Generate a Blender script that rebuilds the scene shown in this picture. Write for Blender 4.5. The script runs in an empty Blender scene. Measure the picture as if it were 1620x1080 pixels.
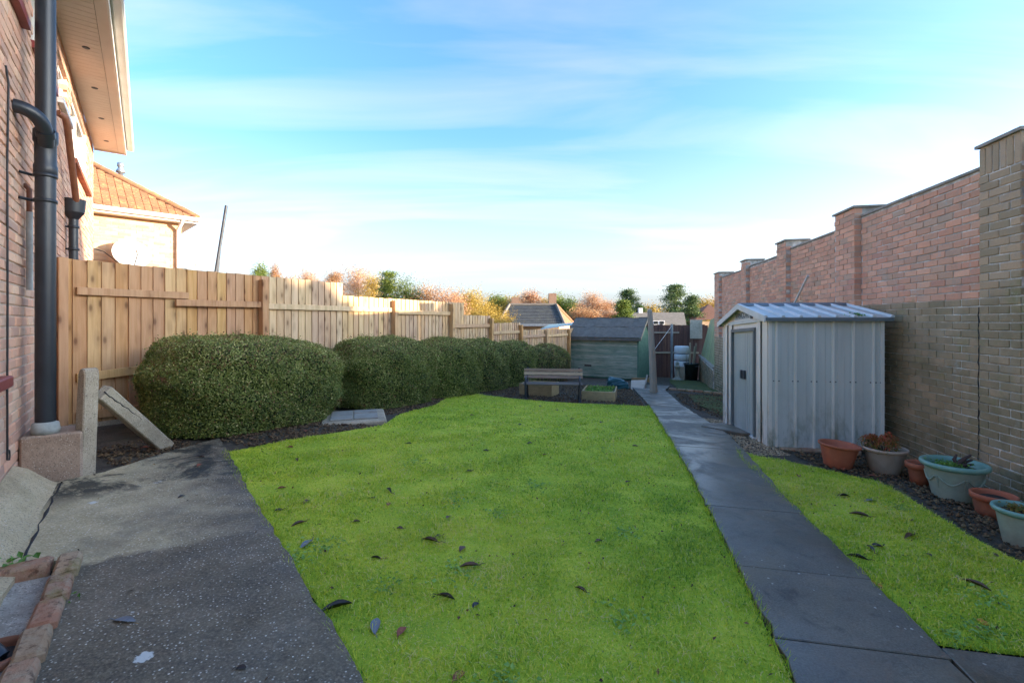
import bpy, bmesh, math, random
import numpy as np
from mathutils import Matrix, Vector
from mathutils.geometry import delaunay_2d_cdt

random.seed(7)
RNG = np.random.default_rng(11)
R = math.radians
SC = bpy.context.scene
COL = SC.collection

# ------------------------------------------------------------------ camera, sky, sun, exposure
CAM_H = 1.36
cam = bpy.data.cameras.new('camera')
cam.sensor_width = 36.0
cam.lens = 750 / 1620 * 36
cam.shift_y = -32 / 1620
cam.clip_start = 0.05
cam.clip_end = 2000
cam_ob = bpy.data.objects.new('camera', cam)
cam_ob.location = (0, 0, CAM_H)
cam_ob.rotation_euler = (R(90), 0, 0)
COL.objects.link(cam_ob)
SC.camera = cam_ob

SUN_EL, SUN_AZ = R(9.0), R(100.0)          # low winter sun, from the right
SKY_STRENGTH = 0.15
world = bpy.data.worlds.new('World')
SC.world = world
world.use_nodes = True
wn, wl = world.node_tree.nodes, world.node_tree.links
wn.clear()
w_out = wn.new('ShaderNodeOutputWorld')
w_bg = wn.new('ShaderNodeBackground')
w_sky = wn.new('ShaderNodeTexSky')
w_sky.sky_type = 'NISHITA'
w_sky.sun_disc = False
w_sky.sun_elevation = SUN_EL
w_sky.sun_rotation = SUN_AZ
w_sky.air_density = 1.0
w_sky.dust_density = 3.2
w_sky.ozone_density = 4.6
w_bg.inputs['Strength'].default_value = SKY_STRENGTH
# thin high cloud: a flat noise layer seen in perspective
w_tc = wn.new('ShaderNodeTexCoord')
w_sep = wn.new('ShaderNodeSeparateXYZ')
wl.new(w_tc.outputs['Generated'], w_sep.inputs[0])


def wmath(op, a, b=None, clamp=False):
    n = wn.new('ShaderNodeMath')
    n.operation = op
    n.use_clamp = clamp
    for i, v in enumerate((a, b)):
        if v is None:
            continue
        if isinstance(v, (int, float)):
            n.inputs[i].default_value = v
        else:
            wl.new(v, n.inputs[i])
    return n.outputs[0]


w_zc = wmath('MAXIMUM', w_sep.outputs['Z'], 0.0)
w_den = wmath('ADD', w_zc, 0.16)
w_u = wmath('DIVIDE', w_sep.outputs['X'], w_den)
w_v = wmath('DIVIDE', w_sep.outputs['Y'], w_den)
w_com = wn.new('ShaderNodeCombineXYZ')
wl.new(w_u, w_com.inputs[0])
wl.new(w_v, w_com.inputs[1])
w_map = wn.new('ShaderNodeMapping')
w_map.inputs['Rotation'].default_value = (0, 0, R(14))
w_map.inputs['Scale'].default_value = (0.5, 1.9, 1)
w_map.inputs['Location'].default_value = (0.35, 0.9, 0)
wl.new(w_com.outputs[0], w_map.inputs[0])
w_n1 = wn.new('ShaderNodeTexNoise')
w_n1.inputs['Scale'].default_value = 1.1
w_n1.inputs['Detail'].default_value = 7
w_n1.inputs['Roughness'].default_value = 0.52
w_n1.inputs['Distortion'].default_value = 0.6
wl.new(w_map.outputs[0], w_n1.inputs['Vector'])
w_r1 = wn.new('ShaderNodeMapRange')
w_r1.inputs['From Min'].default_value = 0.45
w_r1.inputs['From Max'].default_value = 0.74
w_r1.inputs['To Max'].default_value = 0.55
wl.new(w_n1.outputs['Fac'], w_r1.inputs['Value'])
w_hz = wn.new('ShaderNodeMapRange')            # pale veil low in the sky
w_hz.inputs['From Min'].default_value = 0.0
w_hz.inputs['From Max'].default_value = 0.36
w_hz.inputs['To Min'].default_value = 0.86
w_hz.inputs['To Max'].default_value = 0.0
wl.new(w_zc, w_hz.inputs['Value'])
w_inv = wmath('SUBTRACT', 1.0, w_r1.outputs[0])
w_inv2 = wmath('SUBTRACT', 1.0, w_hz.outputs[0])
w_msk = wmath('SUBTRACT', 1.0, wmath('MULTIPLY', w_inv, w_inv2))
w_mix = wn.new('ShaderNodeMix')
w_mix.data_type = 'RGBA'
wl.new(w_msk, w_mix.inputs['Factor'])
wl.new(w_sky.outputs[0], w_mix.inputs['A'])
# thin cloud is as bright as the sky behind it, plus a little of its own: brighter towards the sun
w_bw = wn.new('ShaderNodeRGBToBW')
wl.new(w_sky.outputs[0], w_bw.inputs[0])
w_cl = wmath('ADD', wmath('MULTIPLY', w_bw.outputs[0], 0.9), 0.58)
w_cc = wn.new('ShaderNodeCombineColor')
for i_, k_ in enumerate((0.94, 1.0, 1.03)):
    wl.new(wmath('MULTIPLY', w_cl, k_), w_cc.inputs[i_])
wl.new(w_cc.outputs[0], w_mix.inputs['B'])
wl.new(w_mix.outputs['Result'], w_bg.inputs['Color'])
wl.new(w_bg.outputs[0], w_out.inputs[0])

sun = bpy.data.lights.new('sun', 'SUN')
sun.energy = 3.2
sun.angle = R(0.5)
sun.color = (1.0, 0.80, 0.60)
sun_ob = bpy.data.objects.new('sun', sun)
S_DIR = Vector((math.cos(SUN_EL) * math.sin(SUN_AZ), math.cos(SUN_EL) * math.cos(SUN_AZ), math.sin(SUN_EL)))
sun_ob.rotation_euler = S_DIR.to_track_quat('Z', 'Y').to_euler()
sun_ob.location = (30, 0, 20)
COL.objects.link(sun_ob)

vs = SC.view_settings
vs.view_transform = 'Standard'
vs.look = 'None'
vs.gamma = 1.0
vs.exposure = 2.46
vs.use_curve_mapping = False
SC.render.engine = 'CYCLES'
SC.cycles.use_denoising = True
SC.cycles.max_bounces = 8
SC.cycles.diffuse_bounces = 4
SC.cycles.caustics_reflective = False
SC.cycles.caustics_refractive = False


# ------------------------------------------------------------------ terrain height
def sp(t):
    return np.log1p(np.exp(np.minimum(2 * t, 60))) / 2


def g(x, y):
    """height of the ground: falls gently to the right and away from the house"""
    far = sp(np.asarray(y, float) - 5.5)
    far = 26 - sp(26 - far)
    return -0.045 * np.clip(x, -14, 14) - 0.05 * far


def gz(x, y):
    return float(g(x, y))


# ------------------------------------------------------------------ materials
def lin(h):
    h = h.lstrip('#')
    o = []
    for i in (0, 2, 4):
        c = int(h[i:i + 2], 16) / 255
        o.append(c / 12.92 if c <= 0.04045 else ((c + 0.055) / 1.055) ** 2.4)
    return (*o, 1.0)


MATS = {}


class NT:
    def __init__(self, name):
        self.m = bpy.data.materials.new(name)
        self.m.use_nodes = True
        self.t = self.m.node_tree
        self.n, self.l = self.t.nodes, self.t.links
        self.p = self.n['Principled BSDF']
        self.out = self.n['Material Output']
        self._pos = None
        MATS[name] = self.m

    def pos(self):
        if not self._pos:
            self._pos = self.n.new('ShaderNodeNewGeometry')
        return self._pos.outputs['Position']

    def mapped(self, scale=(1, 1, 1), rot=(0, 0, 0), loc=(0, 0, 0), src=None):
        m = self.n.new('ShaderNodeMapping')
        m.inputs['Scale'].default_value = scale
        m.inputs['Rotation'].default_value = rot
        m.inputs['Location'].default_value = loc
        self.l.new(src or self.pos(), m.inputs[0])
        return m.outputs[0]

    def noise(self, scale, detail=5, rough=0.55, dist=0.0, vec=None):
        n = self.n.new('ShaderNodeTexNoise')
        n.inputs['Scale'].default_value = scale
        n.inputs['Detail'].default_value = detail
        n.inputs['Roughness'].default_value = rough
        n.inputs['Distortion'].default_value = dist
        self.l.new(vec or self.pos(), n.inputs['Vector'])
        return n.outputs['Fac']

    def voro(self, scale, vec=None, out='Distance', feat='F1'):
        n = self.n.new('ShaderNodeTexVoronoi')
        n.feature = feat
        n.inputs['Scale'].default_value = scale
        self.l.new(vec or self.pos(), n.inputs['Vector'])
        return n.outputs[out]

    def ramp(self, fac, stops):
        n = self.n.new('ShaderNodeValToRGB')
        e = n.color_ramp.elements
        while len(e) < len(stops):
            e.new(0.5)
        for el, (p, c) in zip(e, stops):
            el.position = p
            el.color = c if not isinstance(c, str) else lin(c)
        self.l.new(fac, n.inputs[0])
        return n.outputs[0]

    def rng(self, fac, a, b, c=0.0, d=1.0):
        n = self.n.new('ShaderNodeMapRange')
        for k, v in zip(('From Min', 'From Max', 'To Min', 'To Max'), (a, b, c, d)):
            n.inputs[k].default_value = v
        self.l.new(fac, n.inputs['Value'])
        return n.outputs[0]

    def math(self, op, a, b=0.0, clamp=False):
        n = self.n.new('ShaderNodeMath')
        n.operation = op
        n.use_clamp = clamp
        for i, v in enumerate((a, b)):
            if isinstance(v, (int, float)):
                n.inputs[i].default_value = v
            else:
                self.l.new(v, n.inputs[i])
        return n.outputs[0]

    def mix(self, fac, a, b, mode='MIX'):
        n = self.n.new('ShaderNodeMix')
        n.data_type = 'RGBA'
        n.blend_type = mode
        for k, v in (('Factor', fac), ('A', a), ('B', b)):
            if isinstance(v, (int, float)):
                n.inputs[k].default_value = v
            elif isinstance(v, (tuple, str)):
                n.inputs[k].default_value = lin(v) if isinstance(v, str) else v
            else:
                self.l.new(v, n.inputs[k])
        return n.outputs['Result']

    def hsv(self, col, h=0.5, s=1.0, v=1.0):
        n = self.n.new('ShaderNodeHueSaturation')
        for k, x in (('Hue', h), ('Saturation', s), ('Value', v)):
            if isinstance(x, (int, float)):
                n.inputs[k].default_value = x
            else:
                self.l.new(x, n.inputs[k])
        self.l.new(col, n.inputs['Color'])
        return n.outputs[0]

    def objrand(self):
        return self.n.new('ShaderNodeObjectInfo').outputs['Random']

    def island(self):
        return self.n.new('ShaderNodeNewGeometry').outputs['Random Per Island']

    def attr(self, name):
        n = self.n.new('ShaderNodeAttribute')
        n.attribute_name = name
        return n.outputs['Fac']

    def sepz(self, k='Z'):
        n = self.n.new('ShaderNodeSeparateXYZ')
        self.l.new(self.pos(), n.inputs[0])
        return n.outputs[k]

    def done(self, col, rough=0.8, bump=None, bs=0.3, bd=0.01, metal=0.0, spec=None):
        if isinstance(col, (str, tuple)):
            self.p.inputs['Base Color'].default_value = lin(col) if isinstance(col, str) else col
        else:
            self.l.new(col, self.p.inputs['Base Color'])
        if isinstance(rough, (int, float)):
            self.p.inputs['Roughness'].default_value = rough
        else:
            self.l.new(rough, self.p.inputs['Roughness'])
        self.p.inputs['Metallic'].default_value = metal
        if spec is not None:
            self.p.inputs['Specular IOR Level'].default_value = spec
        if bump is not None:
            b = self.n.new('ShaderNodeBump')
            b.inputs['Strength'].default_value = bs
            b.inputs['Distance'].default_value = bd
            self.l.new(bump, b.inputs['Height'])
            self.l.new(b.outputs[0], self.p.inputs['Normal'])
        return self.m


def simple(name, a, b, scale=8, rough=0.7, bs=0.2, bd=0.004, metal=0.0, detail=6, stretch=(1, 1, 1), rand=0.0, dirt=None, dirt_amt=0.5, spec=None):
    """two-tone noise surface with fine relief; rand adds a per-object lightness step"""
    t = NT(name)
    f = t.noise(scale, detail, 0.6, 0.2, t.mapped(stretch))
    c = t.ramp(f, [(0.3, a), (0.7, b)])
    if dirt:
        d = t.rng(t.noise(scale * 0.35, 7, 0.7), 0.5, 0.68, 0, dirt_amt)
        c = t.mix(d, c, dirt)
    if rand:
        c = t.hsv(c, v=t.rng(t.objrand(), 0, 1, 1 - rand, 1 + rand))
    return t.done(c, rough, t.noise(scale * 6, 4, 0.6, 0, t.mapped(stretch)), bs, bd, metal, spec)


def brick_mat(name, cols, src, mossy=0.0, spall=0.25, sat=1.0):
    t = NT(name)
    rnd = t.objrand() if src == 'object' else t.island()
    c = t.ramp(rnd, [(i / (len(cols) - 1), x) for i, x in enumerate(cols)])
    c = t.mix(t.rng(t.noise(38, 6, 0.7), 0.35, 0.75, 0, 0.4), c, t.hsv(c, 0.5, 0.85, 0.68))
    c = t.mix(t.rng(t.noise(9, 5, 0.6), 0.55, 0.75, 0, 0.45), c, '#a39888')
    if mossy:
        z = t.sepz()
        y = t.sepz('Y')
        band = t.rng(z, 1.45, 1.75, 1, 0)
        m = t.math('MULTIPLY', t.rng(t.noise(2.2, 6, 0.65), 0.40, 0.62, 0.25, 1), band)
        c = t.mix(t.math('MULTIPLY', m, 0.72 * mossy), c, t.mix(t.noise(16, 4), '#6a5c3e', '#8e7e5a'))
        gm = t.rng(t.noise(3.4, 6, 0.7, 0.3, t.mapped(loc=(5, 2, 1))), 0.56, 0.7, 0, 0.55)
        c = t.mix(t.math('MULTIPLY', gm, t.rng(z, 1.9, 2.1, 1, 0.1)), c, '#84824a')
        c = t.mix(t.math('MULTIPLY', t.rng(z, -0.2, 0.35, 0.8, 0), t.rng(t.noise(7, 6, 0.7), 0.35, 0.6)), c, '#5c5a3c')
        ef = t.math('MULTIPLY', t.rng(t.noise(6, 8, 0.75, 0.2, t.mapped(loc=(1, 7, 3))), 0.58, 0.68, 0, 0.8), t.rng(t.noise(60, 3), 0.35, 0.6))
        c = t.mix(ef, c, '#b9b4a6')
    c = t.hsv(c, 0.5, sat, 1)
    return t.done(c, 0.88, t.noise(70, 5, 0.7), 0.45, 0.006)


RED = ['#ca9474', '#eaaa86', '#f4b892', '#e09e7a', '#c8a688', '#eeac86', '#d4a080', '#eeb48e', '#d0967a', '#e6a27e', '#c2a084']
BUFF = ['#b09470', '#c8a884', '#a48e6c', '#d0ac86', '#b89e7a', '#c4a27c']
HOUSE = ['#dca486', '#e8b090', '#cc967a', '#ecc09e', '#b89280', '#e0a888', '#d8b094', '#c29680']
brick_mat('brick_red', RED, 'object', 0.25)
brick_mat('brick_red_mass', RED, 'island', 0.25)
brick_mat('brick_buff', BUFF, 'object', 1.0)
brick_mat('brick_buff_mass', BUFF, 'island', 1.0)
brick_mat('brick_house', HOUSE, 'object')
brick_mat('brick_house_mass', HOUSE, 'island')
brick_mat('brick_pale_mass', ['#c9a078', '#d8b48c', '#c49a70', '#e0c09a'], 'island')
t = NT('brick_loose')
c = t.ramp(t.objrand(), [(0, '#a46c50'), (0.35, '#b88466'), (0.7, '#bc9c78'), (1, '#9c7658')])
c = t.mix(t.rng(t.noise(7, 8, 0.75, 0.4), 0.42, 0.62, 0, 0.8), c, '#b8a488')
c = t.mix(t.rng(t.noise(26, 6, 0.7), 0.52, 0.66, 0, 0.8), c, '#5c4030')
c = t.mix(t.rng(t.noise(5, 7, 0.7, 0.3, t.mapped(loc=(4, 1, 2))), 0.52, 0.64, 0, 0.6), c, '#84783c')
t.done(c, 0.92, t.noise(55, 6, 0.75), 0.9, 0.01)

t = NT('mortar')
c = t.ramp(t.noise(5, 7, 0.7), [(0.35, '#9c9284'), (0.5, '#beb4a4'), (0.62, '#e8e0d2')])
t.done(c, 0.95, t.noise(90, 4), 0.5, 0.004)
simple('mortar_house', '#c0a692', '#d0baa6', 6, 0.95, 0.4)

# wood: per-board tone, grain along Z, knots
def wood(name, a, b, dark, scale=(26, 26, 1.6), rand=0.10, knots=True, rough=0.75, green=None):
    t = NT(name)
    rnd = t.objrand()
    off = t.n.new('ShaderNodeCombineXYZ')
    for i in range(3):
        t.l.new(t.math('MULTIPLY', rnd, 17.0 + 9 * i), off.inputs[i])
    add = t.n.new('ShaderNodeVectorMath')
    t.l.new(t.pos(), add.inputs[0])
    t.l.new(off.outputs[0], add.inputs[1])
    v = t.mapped(scale, src=add.outputs[0])
    gr = t.noise(1.0, 6, 0.6, 0.5, v)
    c = t.ramp(gr, [(0.25, a), (0.62, b), (0.85, a)])
    if knots:
        kv = t.voro(1.0, t.mapped(tuple(s * k for s, k in zip(scale, (0.33, 0.33, 2.3))), src=add.outputs[0]))
        k = t.rng(kv, 0.08, 0.2, 1, 0)
        c = t.mix(t.math('MULTIPLY', k, 0.75), c, dark)
        h = t.rng(kv, 0.12, 0.5, 0.35, 0)
        c = t.mix(h, c, dark)
    if green:
        c = t.mix(t.rng(t.noise(1.6, 5, 0.6), 0.5, 0.68, 0, 0.4), c, green)
    c = t.hsv(c, t.rng(rnd, 0, 1, 0.492, 0.51), t.rng(t.math('FRACT', t.math('MULTIPLY', rnd, 7.3)), 0, 1, 0.9, 1.08), t.rng(rnd, 0, 1, 1 - rand, 1 + rand))
    return t.done(c, rough, gr, 0.25, 0.004)


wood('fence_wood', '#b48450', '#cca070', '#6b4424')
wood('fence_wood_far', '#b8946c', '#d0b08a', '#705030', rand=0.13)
wood('weathered_wood', '#8b7d68', '#aa9a82', '#5a4a38', (30, 30, 30), 0.2, False)
wood('bench_slat_wood', '#94785c', '#b89a7c', '#5a4336', (3, 26, 26), 0.3, False)
wood('bench_seat_wood', '#4e463e', '#6b6158', '#2d2622', (3, 26, 26), 0.15, False)
wood('planter_wood', '#a08257', '#b89a6a', '#4a3a28', (3, 22, 22), 0.2, False, green='#56513a')
wood('pole_wood', '#8f8272', '#b0a390', '#4e443a', (24, 24, 1.2), 0.05, False)
wood('back_fence_wood', '#4a322a', '#6a4a3e', '#251815', (26, 26, 1.6), 0.25, False)
wood('mossy_fence_wood', '#7d8450', '#a3a775', '#4a5030', (26, 26, 1.2), 0.2, False)
# old green shed boards: paint worn to grey wood
t = NT('green_shed_board')
wv = t.mapped((0.9, 0.9, 24))
worn = t.math('MULTIPLY', t.rng(t.noise(2.0, 7, 0.75, 0.6, t.mapped((0.8, 0.8, 16))), 0.42, 0.56), t.rng(t.objrand(), 0, 1, 0.3, 1.0))
c = t.mix(worn, t.ramp(t.noise(3, 5), [(0.3, '#5e7c66'), (0.7, '#84987e')]), t.ramp(t.noise(1.5, 6, 0.7, 0.3, wv), [(0.3, '#aaa28a'), (0.7, '#d2c8b0')]))
t.done(c, 0.8, t.noise(3, 5, 0.6, 0, wv), 0.3, 0.004)
simple('green_shed_paint', '#4c6e58', '#64866c', 6, 0.7)
simple('roof_felt', '#5a564e', '#726c62', 9, 0.85, 0.3, dirt='#7a766c')
simple('white_plastic', '#dcdad4', '#efece6', 3, 0.4, 0.05)
simple('soffit_plastic', '#dccfc2', '#e8dccf', 3, 0.5, 0.05)
simple('black_plastic', '#22262b', '#2c3036', 5, 0.36, 0.08, dirt='#454545', dirt_amt=0.25)
simple('black_iron', '#2a2e34', '#3a4048', 10, 0.5, 0.2, dirt='#5a4a40', dirt_amt=0.4)
simple('grey_collar', '#8f948f', '#b2b5ae', 14, 0.85, 0.3)
simple('brown_pipe', '#7a4c36', '#925e44', 7, 0.6, 0.2)
simple('white_pipe', '#b5b0a6', '#d8d4cb', 9, 0.5, 0.1, dirt='#7c6c5c', dirt_amt=0.4)
simple('tile_sill', '#7a3030', '#94443e', 7, 0.45, 0.1)
def cast_concrete(name, a, b, dirt, pit='#5a5046', grit='#d8ccb8'):
    t = NT(name)
    c = t.ramp(t.noise(5, 8, 0.7), [(0.3, a), (0.7, b)])
    c = t.mix(t.rng(t.noise(2.2, 7, 0.75, 0.4), 0.48, 0.66, 0, 0.65), c, dirt)
    c = t.mix(t.rng(t.noise(110, 3, 0.6), 0.56, 0.66, 0, 0.75), c, pit)
    c = t.mix(t.math('MULTIPLY', t.rng(t.voro(75), 0.2, 0.3, 0.8, 0), t.rng(t.noise(12, 4), 0.45, 0.6)), c, grit)
    return t.done(c, 0.93, t.noise(90, 5, 0.7), 0.7, 0.006)


cast_concrete('concrete_post', '#a6967e', '#c6b69c', '#7a6e58')
cast_concrete('plinth_concrete', '#a48a74', '#c0a68e', '#705c4a')
cast_concrete('haunch_concrete', '#b8a27e', '#d0ba94', '#8c7c5a')
cast_concrete('basin_concrete', '#8c8478', '#c4bcae', '#6e6450')
simple('terracotta', '#a8593c', '#bb6a4a', 7, 0.75, 0.1, dirt='#8a5a44', dirt_amt=0.4)
simple('terracotta_old', '#955238', '#ad6a4c', 9, 0.8, 0.2, dirt='#5a4034', dirt_amt=0.6)
simple('beige_pot', '#8f7c6a', '#a89583', 8, 0.75, 0.15, dirt='#6f6152', dirt_amt=0.5)
simple('beige_rim', '#a88c76', '#bfa590', 8, 0.6, 0.1)
simple('green_pot', '#869484', '#a2aa98', 6, 0.7, 0.15, dirt='#80705e', dirt_amt=0.5)
simple('green_rim', '#6c9484', '#88a898', 6, 0.5, 0.1, dirt='#7a9a90', dirt_amt=0.3)
simple('soil', '#2e261e', '#4a3f32', 14, 0.95, 0.9, 0.02)
simple('compost', '#2a231c', '#3d342a', 30, 0.95, 0.8, 0.01)
simple('slate', '#8e8a80', '#a8a398', 6, 0.7, 0.2, dirt='#7c5a40', dirt_amt=0.8)
simple('cap_stone', '#938a7c', '#aea394', 8, 0.9, 0.3, dirt='#5c5a40', dirt_amt=0.5)
simple('driftwood', '#3c2c28', '#5a443c', 12, 0.9, 0.4)
simple('bark', '#4e3f33', '#6e5c4c', 12, 0.9, 0.5)
simple('birch_bark', '#a89484', '#cbb8a6', 8, 0.8, 0.2)
simple('teal_bag', '#1d4a4e', '#2c656a', 5, 0.35, 0.3, 0.01)
simple('bin_green', '#232f2e', '#2f3d3b', 5, 0.5, 0.1)
simple('beige_board', '#b39f88', '#c4b29c', 4, 0.8, 0.1)
simple('stone_ornament', '#a8a290', '#c2bdac', 10, 0.9, 0.4, dirt='#747060')
simple('galvanised', '#7d858c', '#9aa2a8', 8, 0.45, 0.1, metal=0.6)
simple('rod_metal', '#c8c4bc', '#dedad2', 6, 0.4, 0.05)
simple('dark_metal', '#2f363e', '#414a54', 6, 0.45, 0.1)
simple('bungalow_roof', '#3d4244', '#52585a', 5, 0.9, 0.3, dirt='#6a6c60', dirt_amt=0.6)
simple('bungalow_wall', '#b59878', '#c8ac8c', 5, 0.9)
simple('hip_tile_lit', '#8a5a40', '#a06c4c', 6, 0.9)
simple('far_roof', '#6e665a', '#857c6e', 5, 0.9, dirt='#5a5a44')
simple('corrugated_sheet', '#6e8686', '#8aa09e', 3, 0.5)
simple('cable_black', '#1d1d1f', '#2a2a2c', 9, 0.6)
simple('chimney_brick', '#94745c', '#ac8a70', 12, 0.9)
t = NT('roof_tile')
c = t.ramp(t.objrand(), [(0, '#84583c'), (0.4, '#9c6e4c'), (0.7, '#906444'), (1, '#a87c58')])
c = t.mix(t.rng(t.noise(11, 6, 0.7), 0.52, 0.66, 0, 0.6), c, '#b59a62')
t.done(c, 0.9, t.noise(40, 4), 0.4, 0.006)
t = NT('window_glass')
t.done('#20262a', 0.05, spec=0.6)
t.p.inputs['Metallic'].default_value = 0.0

# galvanised painted shed sheet
def sheet(name, a, b, dirty):
    t = NT(name)
    c = t.ramp(t.noise(2.5, 5, 0.55, 0, t.mapped((1, 1, 0.35))), [(0.3, a), (0.7, b)])
    z = t.sepz()
    low = t.rng(z, -0.1, 0.55, 1, 0)
    gm = t.math('MULTIPLY', t.rng(t.noise(3.2, 7, 0.7, 0.2, t.mapped((2, 2, 0.8))), 0.47, 0.66, 0, dirty), low)
    c = t.mix(gm, c, '#7c8060')
    st = t.rng(t.noise(1.0, 6, 0.7, 0, t.mapped((24, 24, 0.7))), 0.5, 0.75, 0, 0.25)
    c = t.mix(st, c, '#8e9690')
    return t.done(c, t.rng(t.noise(5, 5), 0.3, 0.7, 0.32, 0.5), t.noise(1.4, 3), 0.12, 0.02, 0.15)


sheet('shed_sheet', '#ccccc4', '#dad9d0', 0.85)
sheet('shed_rib', '#f0e8da', '#f8f0e4', 0.6)
sheet('shed_front_lit', '#eae2d4', '#f2eadf', 0.8)  # same sheet as the sides; brighter sky light put into the colour
sheet('shed_door', '#b4bab6', '#c4c8c2', 0.3)
sheet('shed_roof', '#bab6ae', '#cac6bc', 0.1)
simple('shed_trim_white', '#d2cfc8', '#e4e1da', 4, 0.5, 0.1, dirt='#9aa07c', dirt_amt=0.3)
simple('shed_trim_blue', '#62696c', '#747b7c', 4, 0.45, 0.1)
simple('sign_plate', '#a9adae', '#b9bcbc', 5, 0.5, 0.05)
simple('sign_ink', '#4a4e50', '#55595a', 5, 0.6, 0.05)

# patio: old dark concrete with pale chippings, one paler bay, black moss blots
t = NT('patio_concrete')
base = t.mix(0.45, t.ramp(t.noise(3.2, 9, 0.7), [(0.3, '#443a2e'), (0.5, '#6c5e4a'), (0.72, '#948268')]), t.ramp(t.noise(85, 4, 0.7), [(0.32, '#2a2620'), (0.5, '#645a48'), (0.7, '#b0a288')]))
pale = t.mix(0.4, t.ramp(t.noise(4.2, 9, 0.7), [(0.3, '#a08e68'), (0.7, '#d8c49a')]), t.ramp(t.noise(85, 4, 0.7), [(0.32, '#6a5e42'), (0.5, '#b8a682'), (0.7, '#ecdcb8')]))
# the paler bay lies beside the house: a mask along the slab's own axes
nx, ny = 0.7912, 0.6116
v = t.n.new('ShaderNodeVectorMath')
v.operation = 'DOT_PRODUCT'
v.inputs[1].default_value = (nx, ny, 0)
t.l.new(t.pos(), v.inputs[0])
u2 = t.n.new('ShaderNodeVectorMath')
u2.operation = 'DOT_PRODUCT'
u2.inputs[1].default_value = (-ny, nx, 0)
t.l.new(t.pos(), u2.inputs[0])
wob = t.rng(t.noise(2.2, 6, 0.7), 0.3, 0.7, -0.28, 0.28)
nearw = t.rng(t.math('ADD', v.outputs['Value'], wob), -0.15, 0.55, 1, 0)
bay = t.math('MULTIPLY', t.rng(t.math('ADD', u2.outputs['Value'], t.math('MULTIPLY', wob, 0.25)), 3.18, 3.24, 0, 1), nearw)
c = t.mix(bay, base, pale)
chip = t.math('MULTIPLY', t.rng(t.voro(62), 0.18, 0.28, 1, 0), t.math('MULTIPLY', t.rng(t.noise(2.4, 6, 0.7), 0.36, 0.56, 0.15, 1.0), t.rng(t.voro(62, out='Color'), 0.2, 0.9)))
c = t.mix(chip, c, '#eee6d4')
liche = t.math('MULTIPLY', t.rng(t.math('ADD', t.voro(2.6), t.rng(t.noise(40, 4), 0.3, 0.7, -.03, .03)), 0.06, 0.075, 1, 0), 0.9)
c = t.mix(liche, c, '#d8d6cc')
blot = t.math('MULTIPLY', t.rng(t.noise(2.6, 8, 0.75, 0.4, t.mapped(loc=(2.2, 4.0, 0))), 0.47, 0.56), t.rng(u2.outputs['Value'], 4.15, 4.45))
c = t.mix(t.math('MULTIPLY', blot, 0.9), c, '#23241f')
c = t.mix(t.rng(t.noise(1.4, 7, 0.7, 0.2, t.mapped(loc=(9, 1, 0))), 0.55, 0.72, 0, 0.5), c, '#3c3e3c')
t.done(c, t.rng(t.noise(4, 5), 0.35, 0.7, 0.55, 0.9), t.math('ADD', t.noise(60, 5, 0.7), t.math('MULTIPLY', chip, 0.5)), 0.5, 0.008)

# path flags: damp grey concrete
t = NT('path_concrete')
c = t.mix(0.42, t.ramp(t.noise(2.2, 9, 0.72), [(0.28, '#463c30'), (0.5, '#665a48'), (0.74, '#8a7a62')]), t.ramp(t.noise(120, 3, 0.7), [(0.32, '#383430'), (0.68, '#8e8678')]))
c = t.mix(t.rng(t.noise(1.7, 6, 0.6, 0.3, t.mapped((1, 1, 1), loc=(3, 3, 0))), 0.52, 0.7, 0, 0.5), c, '#7c6c50')
c = t.mix(t.math('MULTIPLY', t.rng(t.math('ADD', t.voro(17), t.rng(t.noise(70, 4), 0.3, 0.7, -.05, .05)), 0.07, 0.11, 0.85, 0), t.rng(t.noise(1.8, 5), 0.45, 0.6)), c, '#c2beb0')
c = t.mix(t.rng(t.noise(6, 8, 0.75, 0.5, t.mapped(loc=(7, 2, 0))), 0.55, 0.68, 0, 0.7), c, '#3c352c')
c = t.hsv(c, v=t.rng(t.objrand(), 0, 1, 0.92, 1.06))
damp = t.rng(t.noise(1.5, 8, 0.65, 0.6), 0.44, 0.56, 0, 1)
c = t.mix(t.math('MULTIPLY', damp, 0.6), c, t.hsv(c, 0.5, 1, 0.55))
t.done(c, t.rng(damp, 0, 1, 0.62, 0.28), t.noise(90, 4, 0.6), 0.25, 0.003)

simple('terrain_soil', '#3c342a', '#5e5446', 7, 0.95, 0.9, 0.03, dirt='#3d4426', dirt_amt=0.55)
simple('moss_ground', '#3d4a1e', '#5a6428', 5, 0.95, 0.8, 0.02, dirt='#3a3226', dirt_amt=0.8)
t = NT('lawn_base')
c = t.ramp(t.noise(2.2, 7, 0.65), [(0.3, '#90b02a'), (0.5, '#bccc36'), (0.68, '#dede4c')])
t.done(c, 0.9, t.noise(60, 5, 0.7), 0.9, 0.02)

# foliage: tone attribute picks the colour; a little light passes through
def leaf_mat(name, stops, rough=0.55, trans=0.25, turf=False):
    t = NT(name)
    c = t.ramp(t.attr('tone'), stops)
    t.done(c, rough)
    tr = t.n.new('ShaderNodeBsdfTranslucent')
    if turf:         # blades take the light as the turf they make up
        nv = t.n.new('ShaderNodeNormal')
        nv.outputs[0].default_value = (0, 0, 1)
        t.l.new(nv.outputs[0], t.p.inputs['Normal'])
    t.l.new(c, tr.inputs[0])
    mx = t.n.new('ShaderNodeMixShader')
    mx.inputs[0].default_value = trans
    t.l.new(t.p.outputs[0], mx.inputs[1])
    t.l.new(tr.outputs[0], mx.inputs[2])
    t.l.new(mx.outputs[0], t.out.inputs['Surface'])
    return t.m


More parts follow.
